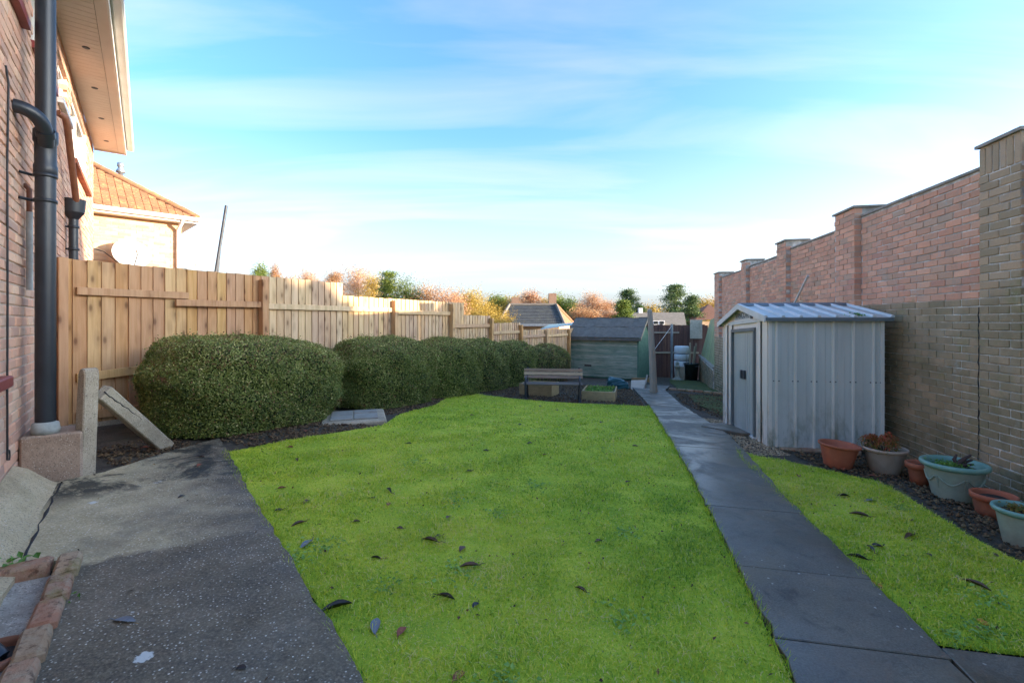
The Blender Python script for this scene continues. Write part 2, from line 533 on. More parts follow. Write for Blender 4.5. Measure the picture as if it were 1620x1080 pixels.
leaf_mat('grass_blade', [(0.0, '#5c8e20'), (0.33, '#b2cc32'), (0.66, '#e2e044'), (0.9, '#ece27c'), (1.0, '#ecd8a0')], 0.6, 0.4)
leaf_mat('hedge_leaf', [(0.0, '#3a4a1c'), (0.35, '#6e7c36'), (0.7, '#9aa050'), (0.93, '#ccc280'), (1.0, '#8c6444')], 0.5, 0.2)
leaf_mat('leaf_orange', [(0, '#a8764e'), (0.5, '#cca078'), (1, '#dec4a0')], 0.8, 0.3)
leaf_mat('leaf_yellow', [(0, '#8a7028'), (0.5, '#b89a3c'), (1, '#d2bc6a')], 0.8, 0.3)
leaf_mat('leaf_brown', [(0, '#8e6040'), (0.5, '#b08458'), (1, '#cca87c')], 0.8, 0.3)
leaf_mat('leaf_green', [(0, '#3c5220'), (0.5, '#647a2c'), (1, '#9aa044')], 0.7, 0.3)
leaf_mat('leaf_conifer', [(0, '#344a2c'), (0.5, '#56703c'), (1, '#8a984c')], 0.7, 0.15)
leaf_mat('leaf_plant', [(0, '#5c6a2a'), (0.4, '#8a7a38'), (0.7, '#b06a3c'), (1, '#c2543c')], 0.6, 0.25)
leaf_mat('leaf_clover', [(0, '#5c8c30'), (1, '#a8c868')], 0.5, 0.3)
leaf_mat('leaf_litter', [(0, '#2e241c'), (0.6, '#5c4028'), (1, '#a07a48')], 0.7, 0.05)
leaf_mat('leaf_fresh', [(0, '#4f7a2c'), (1, '#8ab04a')], 0.5, 0.3)
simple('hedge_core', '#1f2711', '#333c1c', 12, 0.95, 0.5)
simple('dead_leaf_brown', '#4a3426', '#6a4c38', 20, 0.6, 0.3, rand=0.2)
simple('dead_leaf_dark', '#231d1a', '#3a302b', 20, 0.5, 0.3, rand=0.2)
simple('dead_leaf_red', '#7a3c26', '#9a5434', 20, 0.6, 0.3)
simple('dead_leaf_orange', '#c07a20', '#d8963a', 20, 0.6, 0.2)
simple('dead_leaf_grey', '#5e6268', '#7c8086', 20, 0.5, 0.3)
simple('gravel_stone', '#7c6f60', '#a8998a', 30, 0.85, 0.2)
t = NT('gravel_mass')
t.done(t.ramp(t.island(), [(0, '#74604a'), (0.3, '#a08462'), (0.6, '#bca27e'), (0.8, '#8a7660'), (1, '#d6c2a0')]), 0.85)
t = NT('clod_mass')
t.done(t.ramp(t.island(), [(0, '#40321f'), (0.6, '#5e4a34'), (1, '#7c6546')]), 0.95)

# ------------------------------------------------------------------ object helpers
WM = {}


def link(o, parent=None, world=None):
    COL.objects.link(o)
    W = world or Matrix()
    if parent is not None:
        o.parent = parent
        o.matrix_parent_inverse = WM[parent.name].inverted()
    o.matrix_basis = W
    WM[o.name] = W
    return o


def tag(o, label=None, cat=None, group=None, kind=None):
    for k, v in (('label', label), ('category', cat), ('group', group), ('kind', kind)):
        if v:
            o[k] = v
    return o


def thing(name, loc, label, cat, group=None):
    o = bpy.data.objects.new(name, None)
    o.empty_display_size = 0.1
    link(o, None, Matrix.Translation(loc))
    return tag(o, label, cat, group)


def mesh(name, verts, faces, mat, smooth=False):
    me = bpy.data.meshes.new(name)
    me.from_pydata([tuple(v) for v in verts], [], faces)
    me.materials.append(MATS[mat])
    me.polygons.foreach_set('use_smooth', np.full(len(me.polygons), bool(smooth)))
    me.update()
    return me


def ob(name, me, parent=None, world=None):
    return link(bpy.data.objects.new(name, me), parent, world)


class B:
    """collects shapes in world coordinates and makes ONE mesh of them"""

    def __init__(self):
        self.v, self.f, self.sm = [], [], []

    def add(self, vs, fs, smooth=False):
        n = len(self.v)
        self.v += [tuple(v) for v in vs]
        self.f += [tuple(i + n for i in f) for f in fs]
        self.sm += [smooth] * len(fs)
        return self

    def hexa(self, p):      # 8 corners: bottom ring 0-3 counter-clockwise, top ring 4-7
        return self.add(p, [(3, 2, 1, 0), (4, 5, 6, 7), (0, 1, 5, 4), (1, 2, 6, 5), (2, 3, 7, 6), (3, 0, 4, 7)])

    def box(self, c, s, ax=(1, 0), z=None):
        """centre, size, horizontal x-axis direction"""
        a = Vector((ax[0], ax[1], 0)).normalized()
        b = Vector((-a.y, a.x, 0))
        c = Vector(c)
        p = []
        for dz in (-.5, .5):
            for dx, dy in ((-.5, -.5), (.5, -.5), (.5, .5), (-.5, .5)):
                p.append(c + a * dx * s[0] + b * dy * s[1] + Vector((0, 0, dz * s[2])))
        return self.hexa(p)

    def prism(self, poly, z0, z1):
        """poly: counter-clockwise xy; z0, z1 numbers or functions of (x, y)"""
        n = len(poly)
        f0 = z0 if callable(z0) else (lambda x, y: z0)
        f1 = z1 if callable(z1) else (lambda x, y: z1)
        vs = [(x, y, f0(x, y)) for x, y in poly] + [(x, y, f1(x, y)) for x, y in poly]
        fs = [tuple(range(n - 1, -1, -1)), tuple(range(n, 2 * n))]
        fs += [(i, (i + 1) % n, n + (i + 1) % n, n + i) for i in range(n)]
        return self.add(vs, fs)

    def tube(self, pts, r, n=10, cap=True, r2=None):
        pts = [Vector(p) for p in pts]
        m = len(pts)
        rs = r if isinstance(r, (list, tuple)) else [r + ((r2 if r2 is not None else r) - r) * i / max(1, m - 1) for i in range(m)]
        ring = []
        ref = None
        for i, p in enumerate(pts):
            d = (pts[min(i + 1, m - 1)] - pts[max(i - 1, 0)]).normalized()
            if ref is None:
                ref = d.orthogonal().normalized()
            ref = (ref - d * ref.dot(d)).normalized()
            bi = d.cross(ref)
            for k in range(n):
                a = 2 * math.pi * k / n
                ring.append(p + (ref * math.cos(a) + bi * math.sin(a)) * rs[i])
        fs = [(i * n + k, i * n + (k + 1) % n, (i + 1) * n + (k + 1) % n, (i + 1) * n + k) for i in range(m - 1) for k in range(n)]
        self.add(ring, fs, True)
        if cap:
            self.add(ring[:n], [tuple(range(n - 1, -1, -1))])
            self.add(ring[-n:], [tuple(range(n))])
        return self

    def lathe(self, prof, c, n=36, squash=1.0, tilt=None):
        vs = []
        for r, z in prof:
            for k in range(n):
                a = 2 * math.pi * k / n
                vs.append(Vector((r * math.cos(a), r * math.sin(a) * squash, z)))
        if tilt:
            M = Matrix.Rotation(tilt[0], 3, Vector(tilt[1]))
            vs = [M @ v for v in vs]
        vs = [v + Vector(c) for v in vs]
        m = len(prof)
        fs = [(i * n + k, i * n + (k + 1) % n, (i + 1) * n + (k + 1) % n, (i + 1) * n + k) for i in range(m - 1) for k in range(n)]
        self.add(vs, fs, True)
        return self

    def obj(self, name, mat, parent=None, bevel=0.0):
        me = mesh(name, self.v, self.f, mat)
        for p, s in zip(me.polygons, self.sm):
            p.use_smooth = s
        if bevel:
            bm = bmesh.new()
            bm.from_mesh(me)
            bmesh.ops.bevel(bm, geom=list(bm.edges), offset=bevel, segments=1, affect='EDGES', profile=0.5)
            bm.to_mesh(me)
            bm.free()
        return ob(name, me, parent)


def nmesh(name, V, F, mat, tone=None, smooth=False):
    """numpy mesh: V (n,3), F (m,k) all faces with k corners; tone per vertex"""
    me = bpy.data.meshes.new(name)
    V = np.ascontiguousarray(V, dtype=np.float32)
    F = np.ascontiguousarray(F, dtype=np.int32)
    m, k = F.shape
    me.vertices.add(len(V))
    me.vertices.foreach_set('co', V.ravel())
    me.loops.add(m * k)
    me.loops.foreach_set('vertex_index', F.ravel())
    me.polygons.add(m)
    me.polygons.foreach_set('loop_start', np.arange(0, m * k, k, dtype=np.int32))
    me.polygons.foreach_set('use_smooth', np.full(m, bool(smooth)))
    me.materials.append(MATS[mat])
    if tone is not None:
        a = me.attributes.new('tone', 'FLOAT', 'POINT')
        a.data.foreach_set('value', np.ascontiguousarray(tone, dtype=np.float32))
    me.update(calc_edges=True)
    return me


def inside(poly, P):
    x, y = P[:, 0], P[:, 1]
    r = np.zeros(len(P), bool)
    n = len(poly)
    for i in range(n):
        x1, y1 = poly[i]
        x2, y2 = poly[(i + 1) % n]
        c = ((y1 > y) != (y2 > y)) & (x < (x2 - x1) * (y - y1) / (y2 - y1 + 1e-12) + x1)
        r ^= c
    return r


def scatter(poly, dens, rng=RNG):
    a = np.array(poly)
    lo, hi = a.min(0), a.max(0)
    n = int((hi - lo).prod() * dens)
    P = rng.random((n, 2)) * (hi - lo) + lo
    return P[inside(poly, P)]


def smooth_poly(poly, it=2):
    for _ in range(it):
        q = []
        for i in range(len(poly)):
            a, b = np.array(poly[i]), np.array(poly[(i + 1) % len(poly)])
            q += [tuple(a * .75 + b * .25), tuple(a * .25 + b * .75)]
        poly = q
    return poly


def sheet_mesh(name, poly, dz, mat, step=0.35, rough=0.0):
    """a sheet that follows the terrain inside a polygon"""
    pts = []
    n = len(poly)
    for i in range(n):
        a, b = Vector(poly[i]), Vector(poly[(i + 1) % n])
        k = max(1, int((b - a).length / step))
        pts += [a.lerp(b, j / k) for j in range(k)]
    nb = len(pts)
    arr = np.array([tuple(p) for p in poly])
    lo, hi = arr.min(0), arr.max(0)
    gx, gy = np.meshgrid(np.arange(lo[0] + step / 2, hi[0], step), np.arange(lo[1] + step / 2, hi[1], step))
    Q = np.stack([gx.ravel(), gy.ravel()], 1)
    Q = Q[inside(poly, Q)]
    pts += [Vector(q) for q in Q]
    out = delaunay_2d_cdt(pts, [(i, (i + 1) % nb) for i in range(nb)], [list(range(nb))], 1, 1e-5)
    vs = [(p.x, p.y, gz(p.x, p.y) + dz + (random.uniform(-rough, rough) if rough else 0)) for p in out[0]]
    fs = []
    for f in out[2]:
        a, b, c = [Vector(vs[i][:2]) for i in f[:3]]
        fs.append(tuple(f) if (b - a).cross(c - a) > 0 else tuple(reversed(f)))
    return mesh(name, vs, fs, mat, True)


def bevel_box_mesh(name, sx, sy, sz, bev, mat, jit=0.0):
    bm = bmesh.new()
    bmesh.ops.create_cube(bm, size=1.0)
    for v in bm.verts:
        v.co = Vector((v.co.x * sx, v.co.y * sy, v.co.z * sz))
    bmesh.ops.bevel(bm, geom=list(bm.edges), offset=bev, segments=1, affect='EDGES', profile=0.5)
    if jit:
        for v in bm.verts:
            v.co += Vector((random.uniform(-jit, jit), random.uniform(-jit, jit), random.uniform(-jit, jit)))
    me = bpy.data.meshes.new(name)
    bm.to_mesh(me)
    bm.free()
    me.materials.append(MATS[mat])
    return me


def leaf_cloud(P, N, L, W, tone, spread=0.9, rng=RNG):
    """diamond leaves at P, roughly facing N"""
    n = len(P)
    N = N + rng.normal(0, spread, (n, 3))
    N /= np.linalg.norm(N, axis=1, keepdims=True) + 1e-9
    A = rng.normal(0, 1, (n, 3))
    A -= N * (A * N).sum(1, keepdims=True)
    A /= np.linalg.norm(A, axis=1, keepdims=True) + 1e-9
    Bv = np.cross(N, A)
    l = (L * rng.uniform(0.6, 1.3, n))[:, None]
    w = (W * rng.uniform(0.6, 1.3, n))[:, None]
    V = np.stack([P - A * l / 2, P + Bv * w / 2 + N * w * .25, P + A * l / 2, P - Bv * w / 2 + N * w * .25], 1).reshape(-1, 3)
    F = np.arange(n * 4).reshape(n, 4)
    return V, F, np.repeat(tone, 4)


# ------------------------------------------------------------------ the ground
xs = np.concatenate([np.linspace(-120, -12, 14), np.linspace(-11, 11, 56), np.linspace(12, 120, 14)])
ys = np.concatenate([np.linspace(-40, -2, 10), np.linspace(-1.5, 24, 64), np.linspace(26, 300, 24)])
GX, GY = np.meshgrid(xs, ys)
GZ = g(GX, GY) + np.where((np.abs(GX) < 12) & (GY < 24) & (GY > 0), RNG.normal(0, 0.008, GX.shape), 0) - 0.012
nxg, nyg = len(xs), len(ys)
idx = np.arange(nxg * nyg).reshape(nyg, nxg)
F = np.stack([idx[:-1, :-1], idx[:-1, 1:], idx[1:, 1:], idx[1:, :-1]], -1).reshape(-1, 4)
o = ob('ground', nmesh('ground', np.stack([GX, GY, GZ], -1).reshape(-1, 3), F, 'terrain_soil', smooth=True))
tag(o, kind='structure', label='dark bare soil of the garden beds and land beyond')

LAWN = [(-2.70, 4.42), (-0.52, 1.72), (0.2, 0.9), (0.95, 0.9), (1.09, 1.85), (1.60, 4.2), (2.05, 6.4), (2.66, 9.22), (1.9, 9.18), (1.1, 9.2), (0.25, 9.35), (-0.6, 9.9), (-1.0, 10.6), (-1.25, 9.2), (-1.3, 7.95), (-1.62, 6.9), (-1.62, 5.95), (-2.1, 5.3), (-2.4, 4.9)]
LAWN_R = [(1.88, 2.1), (2.16, 2.06), (2.9, 1.98), (3.3, 2.4), (3.14, 2.98), (3.2, 3.38), (3.36, 3.98), (3.42, 4.45), (3.1, 4.82), (2.7, 5.2), (2.58, 5.42), (2.42, 5.0), (2.2, 3.8)]
o = ob('lawn', sheet_mesh('lawn', LAWN, 0.012, 'lawn_base', 0.25))
tag(o, kind='structure', label='mown green lawn between hedge and path')
o = ob('lawn', sheet_mesh('lawn', LAWN_R, 0.012, 'lawn_base', 0.25))
tag(o, kind='structure', label='small strip of lawn between path and plant pots')


def noise2(P, f, seed):
    """cheap smooth noise from sines"""
    r = np.random.default_rng(seed)
    s = np.zeros(len(P))
    for k in range(7):
        a = r.uniform(0, 2 * np.pi)
        q = f * r.uniform(0.5, 1.8)
        s += np.sin(P[:, 0] * np.cos(a) * q + P[:, 1] * np.sin(a) * q + r.uniform(0, 6.28))
    return s / 3.7


def grass(polys, name, label):
    Vs, Fs, Ts, base = [], [], [], 0
    for poly, bands in polys:
        for y0, y1, dens, hgt, wid in bands:
            P = scatter(poly, dens)
            P = P[(P[:, 1] >= y0) & (P[:, 1] < y1)]
            n = len(P)
            if not n:
                continue
            pn = noise2(P, 2.6, 3) * 0.5 + noise2(P, 8.0, 4) * 0.35 + noise2(P, 22.0, 6) * 0.25
            h = hgt * RNG.uniform(0.4, 1.25, n) * (1 + 0.5 * noise2(P, 7, 9) + .3 * noise2(P, 25, 12)) * np.where(RNG.random(n) < .02, 1.9, 1)
            h = np.clip(h, 0.008, 0.08)
            az = RNG.uniform(0, 2 * np.pi, n)
            D = np.stack([np.cos(az), np.sin(az)], 1)
            Q = np.stack([-np.sin(az), np.cos(az)], 1)
            az2 = az + RNG.normal(0, .5, n)
            lean = RNG.uniform(0.4, 2.4, n)
            z = g(P[:, 0], P[:, 1]) + 0.010
            w = wid * RNG.uniform(0.7, 1.4, n)
            b0 = np.column_stack([P - Q * w[:, None] / 2, z])
            b1 = np.column_stack([P + Q * w[:, None] / 2, z])
            m = P + D * (h * lean * 0.35)[:, None]
            zm = z + h * 0.62
            m0 = np.column_stack([m - Q * w[:, None] * .4, zm])
            m1 = np.column_stack([m + Q * w[:, None] * .4, zm])
            tp = np.column_stack([P + np.stack([np.cos(az2), np.sin(az2)], 1) * (h * lean)[:, None], z + h * np.clip(1.15 - lean * .3, .45, 1)])
            V = np.stack([b0, b1, m1, m0, tp], 1).reshape(-1, 3)
            i = np.arange(n)[:, None] * 5 + base
            tri = np.concatenate([i + [0, 1, 2], i + [0, 2, 3], i + [3, 2, 4]], 0)
            tone = np.clip(0.45 + 0.25 * pn + RNG.normal(0, 0.24, n), 0, 1)
            tone = np.where(RNG.random(n) < 0.03, 0.97, tone)
            Vs.append(V)
            Fs.append(tri)
            Ts.append(np.repeat(tone, 5))
            base += n * 5
    o = ob(name, nmesh(name, np.concatenate(Vs), np.concatenate(Fs), 'grass_blade', np.concatenate(Ts)))
    return tag(o, label, 'grass', kind='stuff')


grass([(LAWN, [(0.9, 3.2, 19000, 0.018, 0.0032), (3.2, 5.5, 10000, 0.018, 0.0046), (5.5, 11, 5000, 0.018, 0.007)])],
      'grass', 'short bright green grass and moss of the main lawn')
grass([(LAWN_R, [(1.5, 6, 17000, 0.023, 0.0042)])], 'grass', 'short green grass of the narrow strip beside the pots')

# low clover and daisy rosettes in the turf
cl_p = []
for cxx, cyy, rr_, nn in [(-1.15, 2.62, .16, 90), (-1.05, 2.75, .1, 40), (-.3, 2.5, .14, 50), (-.42, 3.5, .12, 50), (-.1, 3.3, .1, 40), (.2, 3.9, .14, 50), (.5, 2.2, .12, 50), (-.05, 1.75, .12, 60), (.75, 3.1, .1, 40), (1.0, 5.2, .16, 50), (-.9, 4.4, .16, 50), (.3, 6.0, .2, 50), (2.2, 2.2, .1, 60), (2.0, 2.13, .07, 40), (2.5, 2.5, .14, 60), (2.9, 3.2, .12, 50), (3.1, 3.75, .1, 60), (2.3, 3.9, .1, 40), (-.6, 2.35, .1, 40), (.62, 1.75, .1, 40)]:
    q_ = np.column_stack([cxx + RNG.normal(0, rr_ * .5, nn), cyy + RNG.normal(0, rr_ * .5, nn)])
    cl_p.append(np.column_stack([q_, g(q_[:, 0], q_[:, 1]) + .018 + RNG.uniform(0, .012, nn)]))
cl_p = np.concatenate(cl_p)
V, F, T = leaf_cloud(cl_p, np.tile([0, 0, 1.], (len(cl_p), 1)), .024, .017, RNG.uniform(.2, 1, len(cl_p)), .35)
tag(ob('clover', nmesh('clover', V, F, 'leaf_clover', T)), 'pale green clover and small weeds dotted through the turf', 'clover', kind='stuff')

# tufts hanging over the lawn edges
def edge_grass(line, n, name, label):
    pts = []
    line = [np.array(p) for p in line]
    for a, b in zip(line[:-1], line[1:]):
        k = int(np.linalg.norm(b - a) * n)
        tt = RNG.random((k, 1))
        pts.append(a + (b - a) * tt + RNG.normal(0, 0.012, (k, 2)))
    P = np.concatenate(pts)
    n = len(P)
    h = RNG.uniform(0.02, 0.06, n)
    az = RNG.uniform(0, 2 * np.pi, n)
    D = np.stack([np.cos(az), np.sin(az)], 1)
    Q = np.stack([-D[:, 1], D[:, 0]], 1) * 0.0025
    z = g(P[:, 0], P[:, 1]) + 0.012
    V = np.stack([np.column_stack([P - Q, z]), np.column_stack([P + Q, z]), np.column_stack([P + D * h[:, None] * .8, z + h])], 1).reshape(-1, 3)
    F = np.arange(n * 3).reshape(n, 3)
    o = ob(name, nmesh(name, V, F, 'grass_blade', np.repeat(np.clip(RNG.normal(.35, .2, n), 0, 1), 3)))
    tag(o, label, 'grass', kind='stuff')


edge_grass([(1.09, 1.85), (1.6, 4.2), (2.05, 6.4), (2.64, 9.2)], 260, 'edge_grass', 'longer grass blades along the left edge of the path')
edge_grass([(2.9, 1.98), (1.88, 2.1), (2.2, 3.8), (2.42, 5.0), (2.58, 5.42)], 260, 'edge_grass', 'longer grass blades along the right edge of the path')
edge_grass([(-0.52, 1.72), (-2.68, 4.4)], 160, 'edge_grass', 'grass blades along the edge of the concrete patio')

# patio
HN = (0.7912, 0.6116)
HD = (-0.6116, 0.7912)
PATIO = [(-3.23, 3.62), (-2.66, 2.52), (-2.30, 2.44), (-1.66, 1.62), (-1.1, 0.9), (-0.6, -1.5), (0.6, -1.5), (0.45, 0.35), (-0.56, 1.75), (-1.8, 3.32), (-3.01, 4.84), (-3.08, 4.86), (-3.2, 4.3)]
PATIO = [(-3.36, 3.46), (-2.58, 2.41), (-2.28, 2.42), (-1.66, 1.62), (-1.1, 0.9), (-0.6, -1.5), (0.6, -1.5), (0.45, 0.35), (-0.56, 1.75), (-1.8, 3.32), (-3.0, 4.86), (-3.12, 4.40), (-3.2, 3.72)]
pe = []
for (x0, y0), (x1, y1) in zip(PATIO, PATIO[1:] + PATIO[:1]):
    k_ = max(1, int(math.hypot(x1 - x0, y1 - y0) / .09))
    pe += [(x0 + (x1 - x0) * i / k_ + random.gauss(0, .006) * (i > 0), y0 + (y1 - y0) * i / k_ + random.gauss(0, .006) * (i > 0)) for i in range(k_)]
b = B()
b.prism(pe, lambda x, y: gz(x, y) - 0.15, lambda x, y: gz(x, y) + 0.035)
o = b.obj('patio', 'patio_concrete')
tag(o, kind='structure', label='worn dark concrete patio slab beside the house')

# path: flags in a row, and a cross path at the bottom
path = bpy.data.objects.new('path', None)
link(path, None, Matrix.Translation((1.5, 2, 0)))
tag(path, kind='structure', label='grey concrete path running down the garden')
PL = [(0.62, -0.2), (1.11, 1.85), (1.62, 4.2), (2.08, 6.4), (2.70, 9.3), (3.44, 13.5), (4.3, 15.2)]
PR = [(1.28, -0.2), (1.86, 2.1), (2.22, 3.85), (2.87, 6.3), (3.42, 9.6), (4.25, 13.2), (4.95, 14.9)]


def polyline(P, y):
    for (x0, y0), (x1, y1) in zip(P[:-1], P[1:]):
        if y0 <= y <= y1:
            return x0 + (x1 - x0) * (y - y0) / (y1 - y0)
    return P[-1][0]


yj = [-0.1, 0.55, 1.2, 2.02, 2.64, 3.55, 4.45, 5.4, 6.35, 7.3, 8.25, 9.2, 10.3, 11.4, 12.5, 13.5, 14.8]
for a, c in zip(yj[:-1], yj[1:]):
    gap = 0.002
    sl, sr = -0.09, 0.0
    ya, yc = a + gap, c - gap
    m_ = 7
    rt = [(polyline(PR, ya + (yc - ya) * k / m_) + random.gauss(0, .007), ya + (yc - ya) * k / m_ - .04) for k in range(m_ + 1)]
    lf = [(polyline(PL, ya + (yc - ya) * k / m_) + random.gauss(0, .007), ya + (yc - ya) * k / m_ + .05) for k in range(m_, -1, -1)]
    poly = [lf[-1]] + rt + lf[:-1]
    dz = random.uniform(-0.003, 0.003)
    b = B()
    b.prism(poly, lambda x, y: gz(x, y) - 0.05, lambda x, y: gz(x, y) + 0.035 + dz)
    b.obj('slab', 'path_concrete', path, 0.004)
for poly in ([(1.865, 2.06), (1.75, 1.6), (1.62, 1.0), (2.3, 0.9), (2.98, 1.2), (3.0, 1.9), (2.16, 2.02)],):
    b = B()
    b.prism(poly, lambda x, y: gz(x, y) - 0.05, lambda x, y: gz(x, y) + 0.03)
    b.obj('slab', 'path_concrete', path, 0.004)

# mossy ground at the far end, gravel, clods
o = ob('moss_patch', sheet_mesh('moss_patch', [(4.75, 13.4), (5.7, 13.0), (6.6, 15.4), (7.3, 18.6), (6.2, 18.7), (5.6, 16.8)], 0.01, 'moss_ground', 0.3, 0.01))
tag(o, kind='structure', label='mossy green patch of ground in front of the black bin')
o = ob('moss_patch', sheet_mesh('moss_patch', [(3.7, 8.0), (4.7, 8.4), (5.6, 12.2), (4.6, 12.4), (3.9, 10.0)], 0.006, 'moss_ground', 0.3, 0.012))
tag(o, kind='structure', label='mossy bare ground beyond the metal shed')


def stones(polys, name, label, mat, lo, hi, cat, flat=0.6):
    Vs, Fs, base = [], [], 0
    octa = np.array([[1, 0, 0], [0, 1, 0], [-1, 0, 0], [0, -1, 0], [0, 0, 1], [0, 0, -1.]])
    tri = np.array([[0, 1, 4], [1, 2, 4], [2, 3, 4], [3, 0, 4], [1, 0, 5], [2, 1, 5], [3, 2, 5], [0, 3, 5]])
    for poly, dens in polys:
        P = scatter(poly, dens)
        n = len(P)
        s = RNG.uniform(lo, hi, n)
        V = octa[None] * s[:, None, None] * RNG.uniform(0.6, 1.2, (n, 6, 1)) * np.array([1, 1, flat])
        a = RNG.uniform(0, 6.28, n)
        x = V[..., 0] * np.cos(a)[:, None] - V[..., 1] * np.sin(a)[:, None]
        y = V[..., 0] * np.sin(a)[:, None] + V[..., 1] * np.cos(a)[:, None]
        z = V[..., 2] + (g(P[:, 0], P[:, 1]) + s * flat * 0.35)[:, None]
        V = np.stack([x + P[:, :1], y + P[:, 1:], z], -1).reshape(-1, 3)
        Fs.append((tri[None] + (np.arange(n) * 6)[:, None, None]).reshape(-1, 3) + base)
        Vs.append(V)
        base += n * 6
    o = ob(name, nmesh(name, np.concatenate(Vs), np.concatenate(Fs), mat))
    return tag(o, label, cat, kind='stuff')


stones([([(2.55, 5.25), (3.15, 5.35), (3.18, 5.8), (3.2, 6.3), (2.95, 6.55), (2.75, 6.2)], 2200), ([(2.95, 6.95), (3.4, 7.2), (3.45, 7.9), (3.15, 8.0)], 1800)],
       'gravel', 'loose brown gravel between path and metal shed', 'gravel_mass', 0.006, 0.017, 'gravel')
BEDS = [([(-3.05, 4.9), (-2.5, 4.7), (-2.2, 5.25), (-1.7, 5.9), (-2.6, 6.4)], 900), ([(-2.4, 6.6), (-1.65, 6.9), (-1.3, 8.0), (-1.2, 9.6), (-1.9, 8.2)], 700),
        ([(-1.0, 10.7), (0.3, 9.4), (1.1, 9.25), (2.6, 9.3), (2.95, 11), (3.4, 13.6), (2, 14), (0.4, 13.5)], 420),
        ([(3.2, 4.85), (3.5, 4.5), (3.45, 4.0), (3.28, 3.4), (3.2, 2.9), (4.0, 3.0), (4.2, 4.4), (4.3, 5.4), (3.2, 5.6)], 900),
        ([(3.5, 7.6), (4.3, 8.0), (5.5, 12.6), (4.3, 12.6), (3.6, 10)], 350), ([(-3.9, 4.3), (-3.2, 3.9), (-3.1, 4.7), (-3.7, 5.0)], 900)]
stones(BEDS, 'soil_clods', 'crumbly dark soil of the planting beds', 'clod_mass', 0.006, 0.026, 'soil', 0.7)




def along(line, w, off=0.0):
    """narrow polygon round a line"""
    L = [(x - w + off, y) for x, y in line]
    return L + [(x + w + off, y) for x, y in reversed(line)]


stones([(along([p for p in PL if 0 < p[1] < 9.5], .022, -.012), 2600), (along([p for p in PR if 0 < p[1] < 9.7], .026, .018), 2600)],
       'edge_soil', 'crumbs of dark soil along both edges of the path', 'clod_mass', 0.004, 0.012, 'soil', 0.8)
P = np.concatenate([scatter(LAWN, 22), scatter(LAWN_R, 40), scatter(PATIO, 6)])
P = P[P[:, 1] > 1.2]
Q = np.column_stack([P, g(P[:, 0], P[:, 1]) + .022 + .018 * (~inside(LAWN, P) & ~inside(LAWN_R, P))])
V, F, T = leaf_cloud(Q, np.tile([0, 0, 1.], (len(Q), 1)), .022, .013, RNG.random(len(Q)), .5)
tag(ob('leaf_litter', nmesh('leaf_litter', V, F, 'leaf_litter', T)), 'tiny bits of brown leaf litter over lawn and patio', 'litter', kind='stuff')


# ------------------------------------------------------------------ walls of bricks
class Frame:
    """a vertical wall plane: s runs along it, out leaves its face"""

    def __init__(self, O, ax):
        self.O = Vector((O[0], O[1], 0))
        self.ax = Vector((ax[0], ax[1], 0)).normalized()
        self.ay = Vector((-self.ax.y, self.ax.x, 0))
        self.ang = math.atan2(self.ax.y, self.ax.x)

    def P(self, s, out=0.0, z=0.0):
        return self.O + self.ax * s + self.ay * out + Vector((0, 0, z))

    def M(self, s, out, z, tilt=0.0):
        return Matrix.Translation(self.P(s, out, z)) @ Matrix.Rotation(self.ang, 4, 'Z') @ Matrix.Rotation(tilt, 4, 'Y')

    def box(self, b, s0, s1, o0, o1, z0, z1):
        p = [self.P(s, o_, z) for z in (z0, z1) for s, o_ in ((s0, o0), (s1, o0), (s1, o1), (s0, o1))]
        return b.hexa(p)


def courses(s0, s1, z0, z1, out, holes=(), zbase=-0.9, pitch=0.075, blen=0.225):
    """running bond: list of (s centre, z centre, length, height, out)"""
    r = []
    k0, k1 = math.ceil((z0 - zbase) / pitch - 1e-6), math.floor((z1 - zbase) / pitch + 1e-6)
    for k in range(k0, k1):
        zc = zbase + (k + .5) * pitch
        s = math.floor(s0 / blen) * blen - (blen / 2 if k % 2 else 0)
        while s < s1:
            a, c = max(s, s0), min(s + blen, s1)
            s += blen
            if c - a < 0.05:
                continue
            if any(h[0] < (a + c) / 2 < h[1] and h[2] < zc < h[3] for h in holes):
                continue
            r.append(((a + c) / 2, zc, c - a - 0.010, pitch - 0.010, out))
    return r


def in_view(p):
    if p.y < 0.5:
        return False
    return abs(p.x / p.y) < 1.085 and -0.77 < (p.z - CAM_H) / p.y < 0.69


